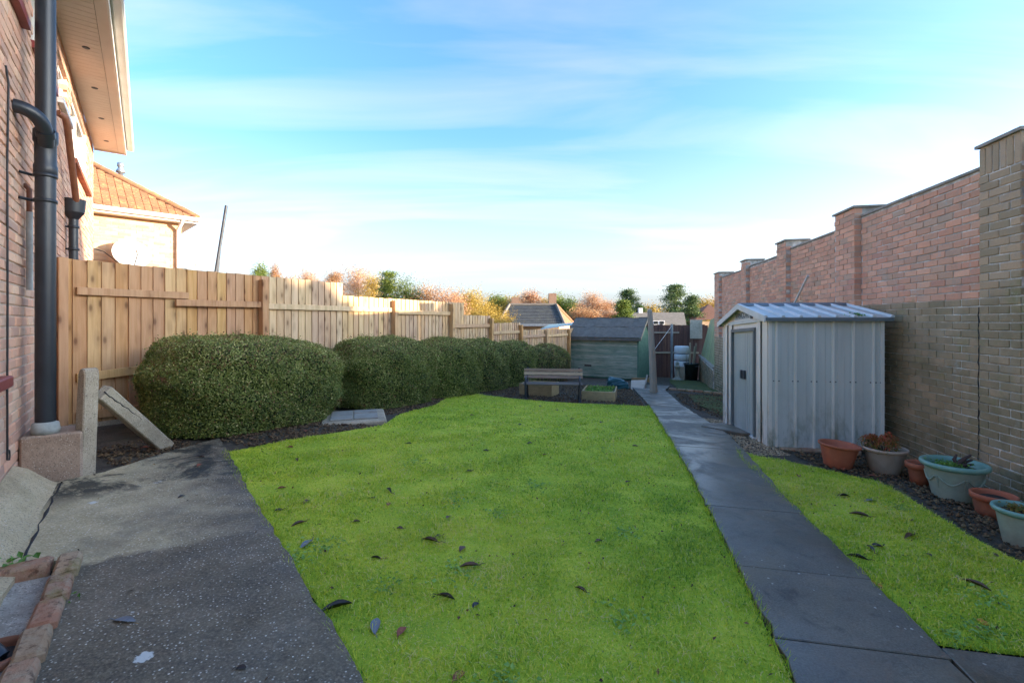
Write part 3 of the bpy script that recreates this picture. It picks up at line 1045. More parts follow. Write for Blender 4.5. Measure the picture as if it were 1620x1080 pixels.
def lay_bricks(fr, bricks, root, mat, keep, depth=0.1, hidden=None, top=300):
    """the bricks that show largest as parts of their own, the rest joined as one part"""
    def size(i):
        s, z, l, h, o_ = bricks[i]
        p = fr.P(s, o_, z)
        if not in_view(p) or (hidden and hidden(s, z)):
            return 0
        return l * h * (fr.P(s + .5, 0).x / max(.3, fr.P(s + .5, 0).y) - fr.P(s - .5, 0).x / max(.3, fr.P(s - .5, 0).y)) ** 2 / p.y ** 2 + 1e-9
    order = sorted(range(len(bricks)), key=size, reverse=True)
    own = [i for i in order[:keep] if size(i) > 0]
    cache = {}
    for i in own:
        s, z, l, h, o_ = bricks[i]
        key = (round(l, 3), random.randint(0, 2))
        if key not in cache:
            cache[key] = bevel_box_mesh('brick', l, depth, h, 0.006, mat, 0.0022)
        ob('brick', cache[key], root, fr.M(s, o_ - depth / 2 + random.uniform(-.0025, .0025), z, random.gauss(0, .004)))
    ownset = set(own)
    rest = [bricks[i] for i in range(len(bricks)) if i not in ownset]
    if rest:
        A = np.array(rest)
        n = len(A)
        ax, ay = np.array(fr.ax), np.array(fr.ay)
        c = np.array(fr.O)[None] + ax * A[:, :1] + ay * (A[:, 4:5] - depth / 2 + RNG.uniform(-.003, .003, (n, 1))) + np.array([0, 0, 1.]) * A[:, 1:2]
        sg = np.array([[-1, -1, -1], [1, -1, -1], [1, 1, -1], [-1, 1, -1], [-1, -1, 1], [1, -1, 1], [1, 1, 1], [-1, 1, 1.]])
        hx, hz = A[:, 2] / 2, A[:, 3] / 2
        V = c[:, None] + sg[None, :, 0:1] * hx[:, None, None] * ax + sg[None, :, 1:2] * (depth / 2) * ay + sg[None, :, 2:3] * hz[:, None, None] * np.array([0, 0, 1.])
        fc = np.array([[4, 5, 6, 7], [3, 2, 1, 0], [2, 3, 7, 6], [1, 2, 6, 5], [3, 0, 4, 7]])
        F = (fc[None] + (np.arange(n) * 8)[:, None, None]).reshape(-1, 4)
        o = ob('brickwork', nmesh('brickwork', V.reshape(-1, 3), F, mat + '_mass'), root)
        o['kind'] = 'stuff'


# --- the tall garden wall on the right
gw = Frame((3.5636, 0.0), (0.1772, 0.9842))
root = thing('garden_wall', gw.P(9, 0, -0.5), 'tall red and buff brick garden wall with capped piers along the right side', 'wall')
PIERS = [(4.05, 4.50, 2.965), (6.675, 7.245, 2.93), (9.11, 9.59, 2.88), (11.55, 11.96, 2.82), (14.14, 14.68, 2.78)]
PANELS = [(1.2, 4.05, 1.575, 2.85), (4.50, 6.675, 1.575, 2.80), (7.245, 9.11, 1.275, 2.72), (9.59, 11.55, 1.125, 2.66), (11.96, 14.14, 0.9, 2.63)]
REC = -0.08
lower, upper, pier_br = [], [], []
lo_s = [1.2] + [p[0] for p in PIERS[1:]] + [14.68]
for (s0, s1, zb, zt) in PANELS:
    e1 = s1
    lower += courses(s0, s1, -0.9, zb, 0.0)
    upper += courses(s0, s1, zb, zt, REC)
low_p, up_p, near_p = [], [], []
for k, (s0, s1, zt) in enumerate(PIERS):
    cs = courses(s0, s1, -0.9, zt - (0.22 if k == 0 else 0), 0.0)
    zb = PANELS[min(k, 4)][2]
    low_p += [c for c in cs if c[1] < zb]
    (near_p if k == 0 else up_p).extend(c for c in cs if c[1] >= zb)
sold = [(4.05 + 0.075 * (i + .5), 2.70 + 0.13, 0.065, 0.25, 0.0) for i in range(6)]
shed_hide = lambda s, z: 5.75 < s < 8 and z < 1.35
lay_bricks(gw, upper + up_p, root, 'brick_red', 140, hidden=shed_hide)
lay_bricks(gw, lower + low_p + near_p + sold, root, 'brick_buff', 160, hidden=shed_hide)
b = B()
for s0, s1, zb, zt in PANELS:
    gw.box(b, s0, s1, -0.33, -0.008, -1.2, zb - 0.004)
    gw.box(b, s0, s1, -0.34, REC - 0.008, zb - 0.01, zt - 0.004)
for s0, s1, zt in PIERS:
    gw.box(b, s0 + .006, s1 - .006, -0.4, -0.008, -1.2, zt)
gw.box(b, -7, 1.2, -0.33, 0, -0.4, 2.85)
b.obj('mortar_core', 'mortar', root)
for s0, s1, zb, zt in PANELS[:]:
    n = max(1, round((s1 - s0) / 0.5))
    for i in range(n):
        a, c = s0 + (s1 - s0) * i / n, s0 + (s1 - s0) * (i + 1) / n
        b = B()
        gw.box(b, a + .003, c - .003, -0.33, REC + 0.012, zt - 0.003, zt + 0.026 + random.uniform(0, .006))
        b.obj('coping', 'cap_stone', root, 0.005)
for s0, s1, zt in PIERS:
    b = B()
    q = 0.022
    base = [gw.P(s, o_, zt + .001) for s, o_ in ((s0 - q, -0.42), (s1 + q, -0.42), (s1 + q, q), (s0 - q, q))]
    top = [gw.P(s, o_, zt + .028) for s, o_ in ((s0 - q, -0.42), (s1 + q, -0.42), (s1 + q, q), (s0 - q, q))]
    b.hexa(base + top)
    apex = gw.P((s0 + s1) / 2, -0.19, zt + 0.06)
    n = len(b.v)
    b.v += [tuple(v + Vector((0, 0, .0005))) for v in top] + [tuple(apex)]
    b.f += [(n, n + 1, n + 4), (n + 1, n + 2, n + 4), (n + 2, n + 3, n + 4), (n + 3, n, n + 4)]
    b.sm += [False] * 4
    b.obj('pier_cap', 'cap_stone', root)
# the open crack between pier and wall
b = B()
pts = [gw.P(4.505 + random.uniform(-.009, .009), -0.002, -0.1 + 0.037 * i) for i in range(44)]
b.tube(pts, [random.uniform(.0025, .006) for _ in pts], 5)
b.obj('crack', 'cable_black', root)

# rod resting on the wall
rod = B().tube([gw.P(8.02, 0.05, 2.12), gw.P(10.8, 0.22, gz(5.4, 10.6) + 0.02)], 0.018, 8).obj('metal_rod', 'rod_metal')
tag(rod, 'pale metal rod leaning against the brick wall behind the metal shed', 'rod')

# --- low wall and mossy boarded fence beyond the last pier
lw = Frame((6.13, 14.48), (0.30, 0.954))
root = thing('dwarf_wall', lw.P(2.8, 0, -0.9), 'low weathered brick wall running back from the last pier', 'wall')
lay_bricks(lw, courses(0.02, 5.6, -1.2, -0.08, 0.0, zbase=-1.2), root, 'brick_buff', 60)
b = B()
lw.box(b, 0.0, 5.6, -0.22, -0.008, -1.5, -0.085)
b.obj('mortar_core', 'mortar', root)
b = B()
lw.box(b, 0.0, 5.6, -0.24, 0.02, -0.08, -0.04)
b.obj('coping', 'cap_stone', root, 0.006)
root = thing('boarded_fence', lw.P(2.8, -0.1, -0.04), 'greenish moss-stained boarded fence standing on the low wall', 'fence')
n = 44
for i in range(n):
    s = 0.06 + i * 0.126
    b = B()
    ln = 0.16 + 0.22 * i / n
    zt = 1.52 - 0.1 * i / n + random.uniform(-.015, .015)
    p0 = [lw.P(s + a, o_, -0.038) for a, o_ in ((0, -0.11), (.12, -0.11), (.12, -0.09), (0, -0.095))]
    p1 = [lw.P(s + a + ln * .6, o_ - ln, zt) for a, o_ in ((0, -0.11), (.12, -0.11), (.12, -0.09), (0, -0.095))]
    b.hexa(p0 + p1)
    b.obj('board', 'mossy_fence_wood', root)

# --- back fence, dark brown boards
bf = Frame((8.35, 20.2), (-0.995, 0.10))
root = thing('back_fence', bf.P(2.2, 0, -1.0), 'dark brown boarded fence across the back of the garden', 'fence')
for i in range(40):
    s = i * 0.125
    zt = 1.20 + random.uniform(-.03, .03) - 0.0 * i
    b = B()
    bf.box(b, s + .002, s + 0.122, -0.02, random.uniform(-.004, .006), -1.25, zt)
    b.obj('board', 'back_fence_wood', root)
for z, s0, s1 in ((0.84, 1.2, 4.8), (-0.02, 0.4, 4.9)):
    b = B()
    bf.box(b, s0, s1, 0.012, 0.06, z, z + 0.07)
    b.obj('rail', 'weathered_wood', root)
for s in (0.2, 2.6, 4.9):
    b = B()
    bf.box(b, s, s + .09, -0.12, -0.021, -1.3, 1.12)
    b.obj('post', 'back_fence_wood', root)
b = B().hexa([bf.P(s, o_, z) for z in (0.62, 1.42) for s, o_ in ((.25, .02), (.75, .02), (.75, .05), (.25, .05))])
tag(b.obj('pale_board', 'stone_ornament'), 'pale greenish board hung on the dark back fence near its corner', 'board')

# ------------------------------------------------------------------ the house on the left
W0 = Vector((-3.56, 3.40))
hf = Frame((W0.x, W0.y), (-HD[0], -HD[1]))        # s runs towards the camera: use -s for 'along'
root = thing('brick_house', hf.P(-3, -1, 0.1), 'near brick house with boarded soffit at the left edge', 'house')
EAVE = 4.47
SEND = -6.43
WINS = [(-5.18, -3.21, 3.40, 4.30), (-2.88, -2.10, 3.74, 4.28), (-1.60, -0.66, 3.66, 4.32), (-0.15, 1.0, 3.62, 4.32)]
hb = courses(SEND, 3.6, 0.0, EAVE, 0.0, WINS, zbase=-0.03)
lay_bricks(hf, hb, root, 'brick_house', 290)
b = B()
wins_s = sorted(WINS)
hf.box(b, SEND, 3.6, -6, -0.16, -0.2, EAVE)
cuts = [SEND] + [v for w in wins_s for v in w[:2]] + [3.6]
for i in range(0, len(cuts), 2):
    hf.box(b, cuts[i], cuts[i + 1], -0.1599, -0.008, -0.2, EAVE)
for w in wins_s:
    hf.box(b, w[0], w[1], -0.1599, -0.008, -0.2, w[2])
    hf.box(b, w[0], w[1], -0.1599, -0.008, w[3], EAVE)
b.obj('wall', 'mortar_house', root)
for k, (s0, s1, z0, z1) in enumerate(WINS):
    b = B()
    for a, c, e, f in ((s0, s1, z0, z0 + .07), (s0, s1, z1 - .07, z1), (s0, s0 + .06, z0 + .07, z1 - .07), (s1 - .06, s1, z0 + .07, z1 - .07), ((s0 + s1) / 2 - .03, (s0 + s1) / 2 + .03, z0 + .07, z1 - .07)):
        hf.box(b, a, c, -0.11, -0.04, e, f)
    wo = b.obj('window', 'white_plastic', root)
    b = B()
    hf.box(b, s0 + .05, s1 - .05, -0.085, -0.075, z0 + .06, z1 - .06)
    b.obj('pane', 'window_glass', wo)
    b = B()
    hf.box(b, s0 - .06, s1 + .06, -0.10, 0.05 if k else 0.06, z0 - .06, z0 - .001)
    b.obj('sill', ('terracotta_old', 'white_plastic', 'tile_sill', 'tile_sill')[k], root)
# ground-floor sill that just enters the picture
b = B()
hf.box(b, 0.71, 1.9, 0.0, 0.10, 0.96, 1.03)
b.obj('sill', 'tile_sill', root, 0.008)
# soffit boards, fascia, vents
for i in range(98):
    s = SEND - 0.10 + i * 0.10
    b = B()
    hf.box(b, s + .003, s + .097, 0.0, 0.335, EAVE, EAVE + 0.012)
    b.obj('soffit_board', 'soffit_plastic', root)
b = B()
hf.box(b, SEND - .10, 3.3, 0.0, 0.44, EAVE + 0.0125, EAVE + 0.03)
b.obj('soffit_backing', 'cap_stone', root)
b = B()
hf.box(b, SEND - .10, 3.3, 0.34, 0.435, EAVE - 0.006, EAVE + 0.012)
b.obj('soffit_edge_board', 'soffit_plastic', root)
b = B()
hf.box(b, SEND - .105, 3.3, 0.4355, 0.455, EAVE - 0.03, EAVE + 0.19)
b.obj('fascia', 'white_plastic', root)
b = B()
hf.box(b, SEND - .106, SEND - .088, 0.0, 0.4354, EAVE - 0.02, EAVE + 0.17)
b.obj('box_end', 'white_plastic', root)
gut = B()
prof = [(0.458, .155), (0.458, .085), (0.48, .07), (0.545, .07), (0.565, .085), (0.565, .155)]
vsx = [hf.P(s, o_, EAVE + z) for s in (SEND - .12, 3.3) for o_, z in prof]
gut.add(vsx, [(i, i + 1, i + 7, i + 6) for i in range(5)])
gut.obj('gutter', 'white_plastic', root)
for s in (-2.37, -3.55, -4.75, -5.9):
    b = B().lathe([(0.0, -.004), (0.03, -.004), (0.036, 0.0), (0.036, 0.003)], hf.P(s, 0.20, EAVE - .001), 20)
    b.obj('soffit_vent', 'black_iron', root)
b = B()
p = [hf.P(SEND - .12, 0.5, EAVE + .17), hf.P(3.4, 0.5, EAVE + .17), hf.P(3.4, -3.2, EAVE + 2.6), hf.P(SEND - .12, -3.2, EAVE + 2.6)]
b.hexa([v for v in p] + [v + Vector((0, 0, .08)) for v in p])
b.obj('roof', 'bungalow_roof', root)
# sloping mortar fillet along the foot of the wall
b = B()
for s0, s1 in ((0.10, 3.6),):
    prof = [(0.003, 0.05), (0.24, 0.05), (0.24, 0.175), (0.19, 0.20), (0.09, 0.29), (0.003, 0.33)]
    ring = []
    ns = 14
    for i in range(ns + 1):
        s = s0 + (s1 - s0) * i / ns
        pz = gz(*hf.P(s, .2).xy) - 0.14
        ring += [hf.P(s, o_ + (random.uniform(-.012, .012) if k in (2, 3, 4) else 0), z + pz + (random.uniform(-.012, .012) if k > 1 else 0)) for k, (o_, z) in enumerate(prof)]
    m = len(prof)
    fs = [(i * m + k, i * m + (k + 1) % m, (i + 1) * m + (k + 1) % m, (i + 1) * m + k) for i in range(ns) for k in range(m)]
    b.add(ring, fs + [tuple(range(m)), tuple(range(ns * m + m - 1, ns * m - 1, -1))], False)
b.obj('mortar_fillet', 'haunch_concrete', root)
jg = B()
jg.tube([hf.P(.14 + .1 * i, .243 + random.uniform(-.008, .008), gz(*hf.P(.14 + .1 * i, .24).xy) + .030) for i in range(16)], [random.uniform(.006, .014) for _ in range(16)], 6)
jg.obj('joint_gap', 'cable_black', root)
# thin cable clipped to the bricks
cab = B().tube([hf.P(0.34, 0.006, 3.05), hf.P(0.30, .012, 2.95), hf.P(0.335, .012, 2.4), hf.P(0.325, .012, 1.5), hf.P(0.335, .012, 0.9), hf.P(0.33, .012, 0.44)], 0.006, 6)
cab.tube([hf.P(0.33 + 0.03 * math.sin(a) - 0.03, .014, 0.46 + 0.04 * math.cos(a)) for a in np.linspace(-2.5, 2.2, 12)], 0.004, 6)
cab.obj('cable', 'cable_black', root)

# soil pipe on its plinth
PX, PY = -3.542, 3.60
root = thing('soil_pipe', (PX, PY, 0.51), 'thick black soil pipe standing in front of the near brick house', 'pipe')
RP = 0.060
b = B().tube([(PX, PY, 0.53), (PX, PY, 2.55)], RP, 28).tube([(PX, PY, 2.72), (PX, PY, 6.2)], RP * .98, 28)
b.obj('pipe', 'black_plastic', root)
b = B().lathe([(RP, 2.46), (RP * 1.14, 2.47), (RP * 1.16, 2.53), (RP * 1.06, 2.55), (RP * 1.06, 2.70), (RP * 1.2, 2.72), (RP * 1.2, 2.80), (RP, 2.81)], (PX, PY, 0), 28)
b.obj('socket', 'black_plastic', root)
w1 = hf.P(0.075, 0.0, 2.88)
pts = []
P0, P1, P2 = Vector(w1), Vector(w1) + hf.ay * 0.19 + Vector((0, 0, -.005)), Vector((PX, PY, 2.66))
for i in range(11):
    q = i / 10
    pts.append(P0 * (1 - q) ** 2 + P1 * 2 * q * (1 - q) + P2 * q * q)
b = B().tube(pts, 0.047, 20)
b.obj('branch_elbow', 'black_plastic', root)
b = B().tube([pts[7], pts[8]], 0.056, 20)
b.obj('branch_socket', 'black_plastic', root)
for z in (2.46, 2.27, 3.86):
    b = B().lathe([(RP, z - .014), (RP + .009, z - .012), (RP + .009, z + .012), (RP, z + .014)], (PX, PY, 0), 24)
    e = Vector((PX, PY, z))
    dst = (Vector((PX, PY, 0)) - hf.O).dot(hf.ay)
    b.tube([e - hf.ay * (RP * .9) - hf.ax * 0.04, e - hf.ay * dst + hf.ax * 0.05], 0.011, 8)
    b.obj('pipe_clip', 'black_plastic', root)
b = B().lathe([(RP, 0.60), (RP + .016, 0.59), (RP + .024, 0.545), (RP + .02, 0.51), (RP * .5, 0.509)], (PX, PY, 0), 28)
b.obj('base_collar', 'grey_collar', root)
# plinth block
bl = Frame((-3.59, 3.45), HN)
root_p = B()
root_p.hexa([bl.P(s, o_, z) for z, k in ((-0.05, 0), (0.51, 1)) for s, o_ in ((0.0, 0.0), (0.345, 0.0), (0.34 - .01 * k, 0.36), (0.0, 0.36))])
o = root_p.obj('plinth_block', 'plinth_concrete', None, 0.014)
tag(o, 'rough pinkish concrete block under the black soil pipe', 'block')

# overflow pipe and small hopper
root = thing('overflow_pipe', hf.P(-.30, .03, 1.6), 'thin pale overflow pipe hanging on the near brick wall', 'pipe')
B().tube([hf.P(-.30, .03, 1.60), hf.P(-.29, .03, 2.20)], 0.020, 12).obj('lower_pipe', 'white_pipe', root)
B().tube([hf.P(-.29, .03, 2.195), hf.P(-.29, .03, 2.37), hf.P(-.29, 0.0, 2.41)], 0.017, 10).obj('upper_pipe', 'brown_pipe', root)
root = thing('rain_hopper', (-5.13, 5.55, 0.2), 'black rainwater hopper and downpipe on the house wall above the fence', 'hopper')
HX, HY = -5.132, 5.548
b = B()
for (z0, a0, z1, a1) in ((2.55, .044, 2.63, .10), (2.63, .10, 2.765, .112)):
    b.lathe([(a0, z0), (a1, z1)], (HX, HY, 0), 24)
b.lathe([(.112, 2.765), (.116, 2.78), (.1, 2.78), (.088, 2.67), (0, 2.66)], (HX, HY, 0), 24)
b.obj('hopper_head', 'black_plastic', root)
B().tube([(HX, HY, 0.3), (HX, HY, 2.56)], 0.043, 18).obj('downpipe', 'black_plastic', root)
for z in (2.46, 2.2):
    dd = (Vector((HX, HY, 0)) - hf.O).dot(hf.ay)
    b = B().lathe([(.043, z - .015), (.054, z - .012), (.054, z + .012), (.043, z + .015)], (HX, HY, 0), 18)
    b.tube([Vector((HX, HY, z)) - hf.ay * .05, Vector((HX, HY, z)) - hf.ay * dd], .01, 8)
    b.obj('pipe_clip', 'black_plastic', root)
B().tube([hf.P(-1.78, 0.03, 3.48), hf.P(-1.84, 0.08, 3.46), hf.P(-1.90, 0.09, 3.40), hf.P(-2.60, 0.10, 2.74)], 0.032, 12).obj('waste_pipe', 'brown_pipe', root)

# concrete post and brace
root = thing('concrete_post', (-3.30, 3.76, 0.1), 'leaning speckled concrete post beside the plinth block', 'post')
b = B()
ax = Vector((0.93, -0.36, 0)).normalized()
ay = Vector((-ax.y, ax.x, 0))
for z0, z1, w0, w1, t0, t1 in ((0.0, 0.98, .078, .062, 0.0, 1.0),):
    ring = []
    zs = [0.02, 0.5, 0.93, 0.975, 0.99]
    ws = [.058, .052, .046, .036, .015]
    for z, w in zip(zs, ws):
        c = Vector((-3.385, 3.745, z)) + ax * (0.035 * (z - .02)) + ay * 0.02 * z
        ring += [c - ax * w - ay * .05, c + ax * w - ay * .05, c + ax * w + ay * .05, c - ax * w + ay * .05]
    fs = [(i * 4 + k, i * 4 + (k + 1) % 4, i * 4 + 4 + (k + 1) % 4, i * 4 + 4 + k) for i in range(4) for k in range(4)] + [(16, 17, 18, 19)]
    b.add(ring, fs)
b.obj('post', 'concrete_post', root, 0.008)
b = B()
A, C = Vector((-3.27, 3.86, 0.80)), Vector((-3.30, 4.62, 0.12))
A, C = Vector((-3.315, 3.83, 0.79)), Vector((-3.35, 4.60, 0.13))
d = (C - A).normalized()
sd = Vector((0.8, -0.25, 0)).normalized()
up = d.cross(sd).normalized()
sd = up.cross(d)
p = []
for q in (A, C):
    p += [q - sd * .042 - up * .062, q + sd * .042 - up * .062, q + sd * .042 + up * .062, q - sd * .042 + up * .062]
b.hexa(p)
o = b.obj('concrete_brace', 'concrete_post', None, 0.008)
tag(o, 'cracked concrete strut propped diagonally against the concrete post', 'strut')
b = B().tube([A + d * (-0.02 + .5 * i / 15) + sd * .0415 + up * (.005 - .035 * i / 15 + random.uniform(-.006, .006)) for i in range(16)], [.0045 * (1 - i / 18) + random.uniform(0, .002) for i in range(16)], 5)
b.obj('crack', 'cable_black', o)

# ------------------------------------------------------------------ neighbour's house beyond the fence
nC = Vector((-8.37, 12.0))
nf = Frame((nC.x, nC.y), (0.703, 0.711))       # s<0 runs left along the wall; out faces the garden side
nf.ay = Vector((0.711, -0.703, 0))
NE = 3.94
root = thing('neighbour_house_or_blocker', (nC.x - 2, nC.y + 1, -0.3), 'sunlit brick house with orange tiled hip roof beyond the fence', 'house')
nb = courses(-6.5, 0.0, 0.6, NE, 0.0, zbase=0.6)
A = np.array(nb)
nfr2 = Frame((nC.x, nC.y), (-0.703, -0.711))     # same plane, right-handed
lay_bricks(nfr2, [(-s, z, l, h, o_) for s, z, l, h, o_ in nb], root, 'brick_pale', 0)
b = B()
q = lambda s, o_, z: nfr2.P(-s, o_, z)
b.hexa([q(s, o_, z) for z in (-1, NE) for s, o_ in ((-6.5, -.008), (0, -.008), (0, -6), (-6.5, -6))])
b.obj('wall', 'mortar_house', root)
ovh = 0.30
TANP = 0.72
CE = q(ovh, ovh, NE)          # eave corner
b = B()
apex_in = 3.2
p0, p1 = q(-6.5, ovh, NE), q(ovh, ovh, NE)
ridge = q(ovh - (apex_in + ovh), -apex_in, NE + TANP * (apex_in + ovh))
ridgeL = q(-6.5, -apex_in, NE + TANP * (apex_in + ovh))
backc = q(ovh, -2 * apex_in - ovh, NE)
backL = q(-6.5, -2 * apex_in - ovh, NE)
b.add([p0, p1, ridge, ridgeL, backc, backL], [(0, 1, 2, 3), (1, 4, 2), (4, 5, 3, 2)])
b.obj('roof', 'hip_tile_lit', root)
# tiles on the slope that shows
tile = bevel_box_mesh('roof_tile', 0.146, 0.235, 0.022, 0.005, 'roof_tile', 0.002)
sl = math.atan(TANP)
upv = (-nfr2.ay * math.cos(sl) + Vector((0, 0, math.sin(sl))))
axv = Vector((0.703, 0.711, 0))
nrm = axv.cross(upv).normalized()
if nrm.z < 0:
    nrm = -nrm
cnt = 0
for r_ in range(16):
    t_up = 0.02 + r_ * 0.165
    for k in range(30):
        s = ovh - 0.08 - k * 0.152
        inward = (t_up + .1) * math.cos(sl)
        if s + .07 > ovh - inward or s < -3.0 or cnt >= 295:
            continue
        c = q(s, ovh, NE) + upv * (t_up + 0.1) + nrm * 0.024
        X, Yv = axv, nrm.cross(axv)
        if Yv.dot(upv) < 0:
            Yv = -Yv
        Mx = Matrix(((X.x, Yv.x, nrm.x, c.x), (X.y, Yv.y, nrm.y, c.y), (X.z, Yv.z, nrm.z, c.z), (0, 0, 0, 1)))
        ob('roof_tile', tile, root, Mx @ Matrix.Rotation(R(-4 + random.uniform(-1, 1)), 4, 'X') @ Matrix.Rotation(random.gauss(0, .006), 4, 'Z'))
        cnt += 1
for i in range(13):      # hip tiles
    a = CE.lerp(ridge, i / 13 * .98 + .003)
    c = CE.lerp(ridge, (i + 1) / 13 * .98 + .012)
    B().tube([a + Vector((0, 0, .02)), c + Vector((0, 0, .035))], 0.085, 10).obj('hip_tile', 'roof_tile', root)
b = B()
b.hexa([q(s, o_, z) for z in (NE - .12, NE + .02) for s, o_ in ((-6.5, ovh - .03), (ovh, ovh - .03), (ovh, ovh), (-6.5, ovh))])
b.obj('fascia', 'white_plastic', root)
b = B()
b.hexa([q(s, o_, z) for z in (NE - .12, NE - .10) for s, o_ in ((-6.5, 0.0), (ovh, 0.0), (ovh, ovh - .031), (-6.5, ovh - .031))])
b.hexa([q(s, o_, z) for z in (NE - .12, NE - .02) for s, o_ in ((0.0, -5), (ovh, -5), (ovh, -.001), (0.0, -.001))])
b.obj('soffit', 'white_plastic', root)
B().tube([q(-6.5, ovh + .06, NE - .03), q(ovh + .05, ovh + .06, NE - .03)], 0.055, 12).obj('gutter', 'white_plastic', root)
b = B().tube([q(-.02, ovh + .04, NE - .06), q(-.04, ovh, NE - .14), q(-.08, .09, NE - .28), q(-.08, .07, NE - .36), q(-.08, .07, 0)], 0.04, 12)
b.obj('downpipe', 'white_plastic', root)
# flue on the hip
fz = CE.lerp(ridge, .40)
fx = fz + Vector((-.22, .30, -.1))
b = B().lathe([(.05, -.2), (.05, .35), (.10, .36), (.10, .40), (.06, .46), (.06, .5), (.075, .52), (.075, .6), (.04, .62), (.0, .62)], fx, 16)
b.obj('flue', 'galvanised', root)
# satellite dish
dishc = q(-1.05, 0.42, 2.88)
root = thing('satellite_dish', q(-1.05, 0.02, 2.7), 'round white satellite dish on the sunlit neighbouring house', 'dish')
b = B()
prof = [(0, .0), (.1, .006), (.2, .025), (.3, .058), (.36, .085), (.365, .08), (.3, .05), (.0, -.012)]
n_ = 32
dirv = Vector((0.72, -0.55, 0.42)).normalized()
ux = Vector((0, 0, 1)).cross(dirv).normalized()
uy = dirv.cross(ux)
vsx = [dishc + ux * r * math.cos(2 * math.pi * k / n_) + uy * r * 1.0 * math.sin(2 * math.pi * k / n_) + dirv * z for r, z in prof for k in range(n_)]
b.add(vsx, [(i * n_ + k, i * n_ + (k + 1) % n_, (i + 1) * n_ + (k + 1) % n_, (i + 1) * n_ + k) for i in range(len(prof) - 1) for k in range(n_)], True)
b.obj('reflector', 'white_plastic', root)
lnb = dishc + dirv * .42 - uy * .12 + ux * .02
B().tube([dishc - uy * .36 + dirv * .07, lnb - uy * .04], .014, 8).obj('arm', 'galvanised', root)
B().tube([lnb - uy * .05, lnb + uy * .02 - dirv * .06], .032, 12).obj('receiver', 'stone_ornament', root)
B().tube([dishc - dirv * .01, q(-1.05, 0.2, 2.8), q(-1.05, 0.0, 2.75)], .025, 8).obj('bracket', 'galvanised', root)
root = B().tube([q(-2.3, .03, 3.15), q(-1.9, .05, 3.08), q(-1.5, .12, 2.95), q(-1.3, .2, 2.75), q(-1.0, .3, 2.62), q(-.8, .35, 2.66)], .010, 6).obj('dish_cable', 'cable_black')
tag(root, 'loose black cable looping below the white satellite dish', 'cable')
b = B().tube([q(0.0, .02, 2.74), q(.30, .05, 2.80)], .008, 6)
lampo = thing('security_light', q(.4, .05, 2.8), 'small pale light on a thin arm at the corner of the sunlit house', 'light')
b.obj('arm', 'white_plastic', lampo)
B().tube([q(.30, .05, 2.79), q(.47, .02, 2.86)], .035, 12).obj('lamp_body', 'white_plastic', lampo)

# poles poking up behind the fence
for P0, P1, r_, lab in (((-5.35, 8.0, 0.0), (-4.82, 8.0, 3.31), .024, 'long dark metal pole leaning up behind the fence'), ((-5.16, 8.02, 0.0), (-4.95, 8.02, 2.53), .02, 'short dark metal pole beside the longer leaning one')):
    b = B().tube([P0, P1], r_, 10)
    tag(b.obj('leaning_pole', 'dark_metal'), lab, 'pole')

# ------------------------------------------------------------------ boarded fence along the left
FO, FD = Vector((-4.807, 5.0, 0)), Vector((0.0601, 0.1123, 0))
ff = Frame((FO.x, FO.y), (FD.x, FD.y))
ff.ay = Vector((ff.ax.y, -ff.ax.x, 0))            # towards the garden
PIT = FD.length
root = thing('boarded_fence', ff.P(60 * PIT, 0, 0), 'new yellow-brown featheredge board fence stepping down along the left side', 'fence')
steps = [(0, 30, 2.03), (30, 60, 1.81), (60, 70, 1.51), (70, 84, 1.31), (84, 122, 1.085)]


def fh(i):
    for a, c, z in steps:
        if a <= i < c:
            return z
    return 1.08


for i in range(122):
    s = i * PIT
    x, y = ff.P(s).xy
    zb = gz(x, y) + 0.04
    zt = fh(i) + random.uniform(-.006, .006)
    t0, t1 = 0.020, 0.008
    b = B()
    w = PIT + 0.012
    d0 = random.uniform(0, .004)
    pts = []
    for z in (zb, zt):
        pts += [ff.P(s, -0.0, z), ff.P(s + w, -0.0 - .006, z), ff.P(s + w, t1 + d0 - .004, z), ff.P(s, t0 + d0, z)]
    # bottom ring counter-clockwise when seen from above
    b.hexa([pts[1], pts[0], pts[3], pts[2], pts[5], pts[4], pts[7], pts[6]])
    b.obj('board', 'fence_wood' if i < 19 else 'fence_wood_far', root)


def rail(s0, s1, z0, z1, hgt=0.085, o0=0.022, o1=0.062):
    b = B()
    p = [ff.P(s0, o1, z0), ff.P(s1, o1, z1), ff.P(s1, o0, z1), ff.P(s0, o0, z0)]
    b.hexa(p + [v + Vector((0, 0, hgt)) for v in p])
    b.obj('rail', 'fence_wood' if s0 < 2.2 else 'fence_wood_far', root, 0.004)


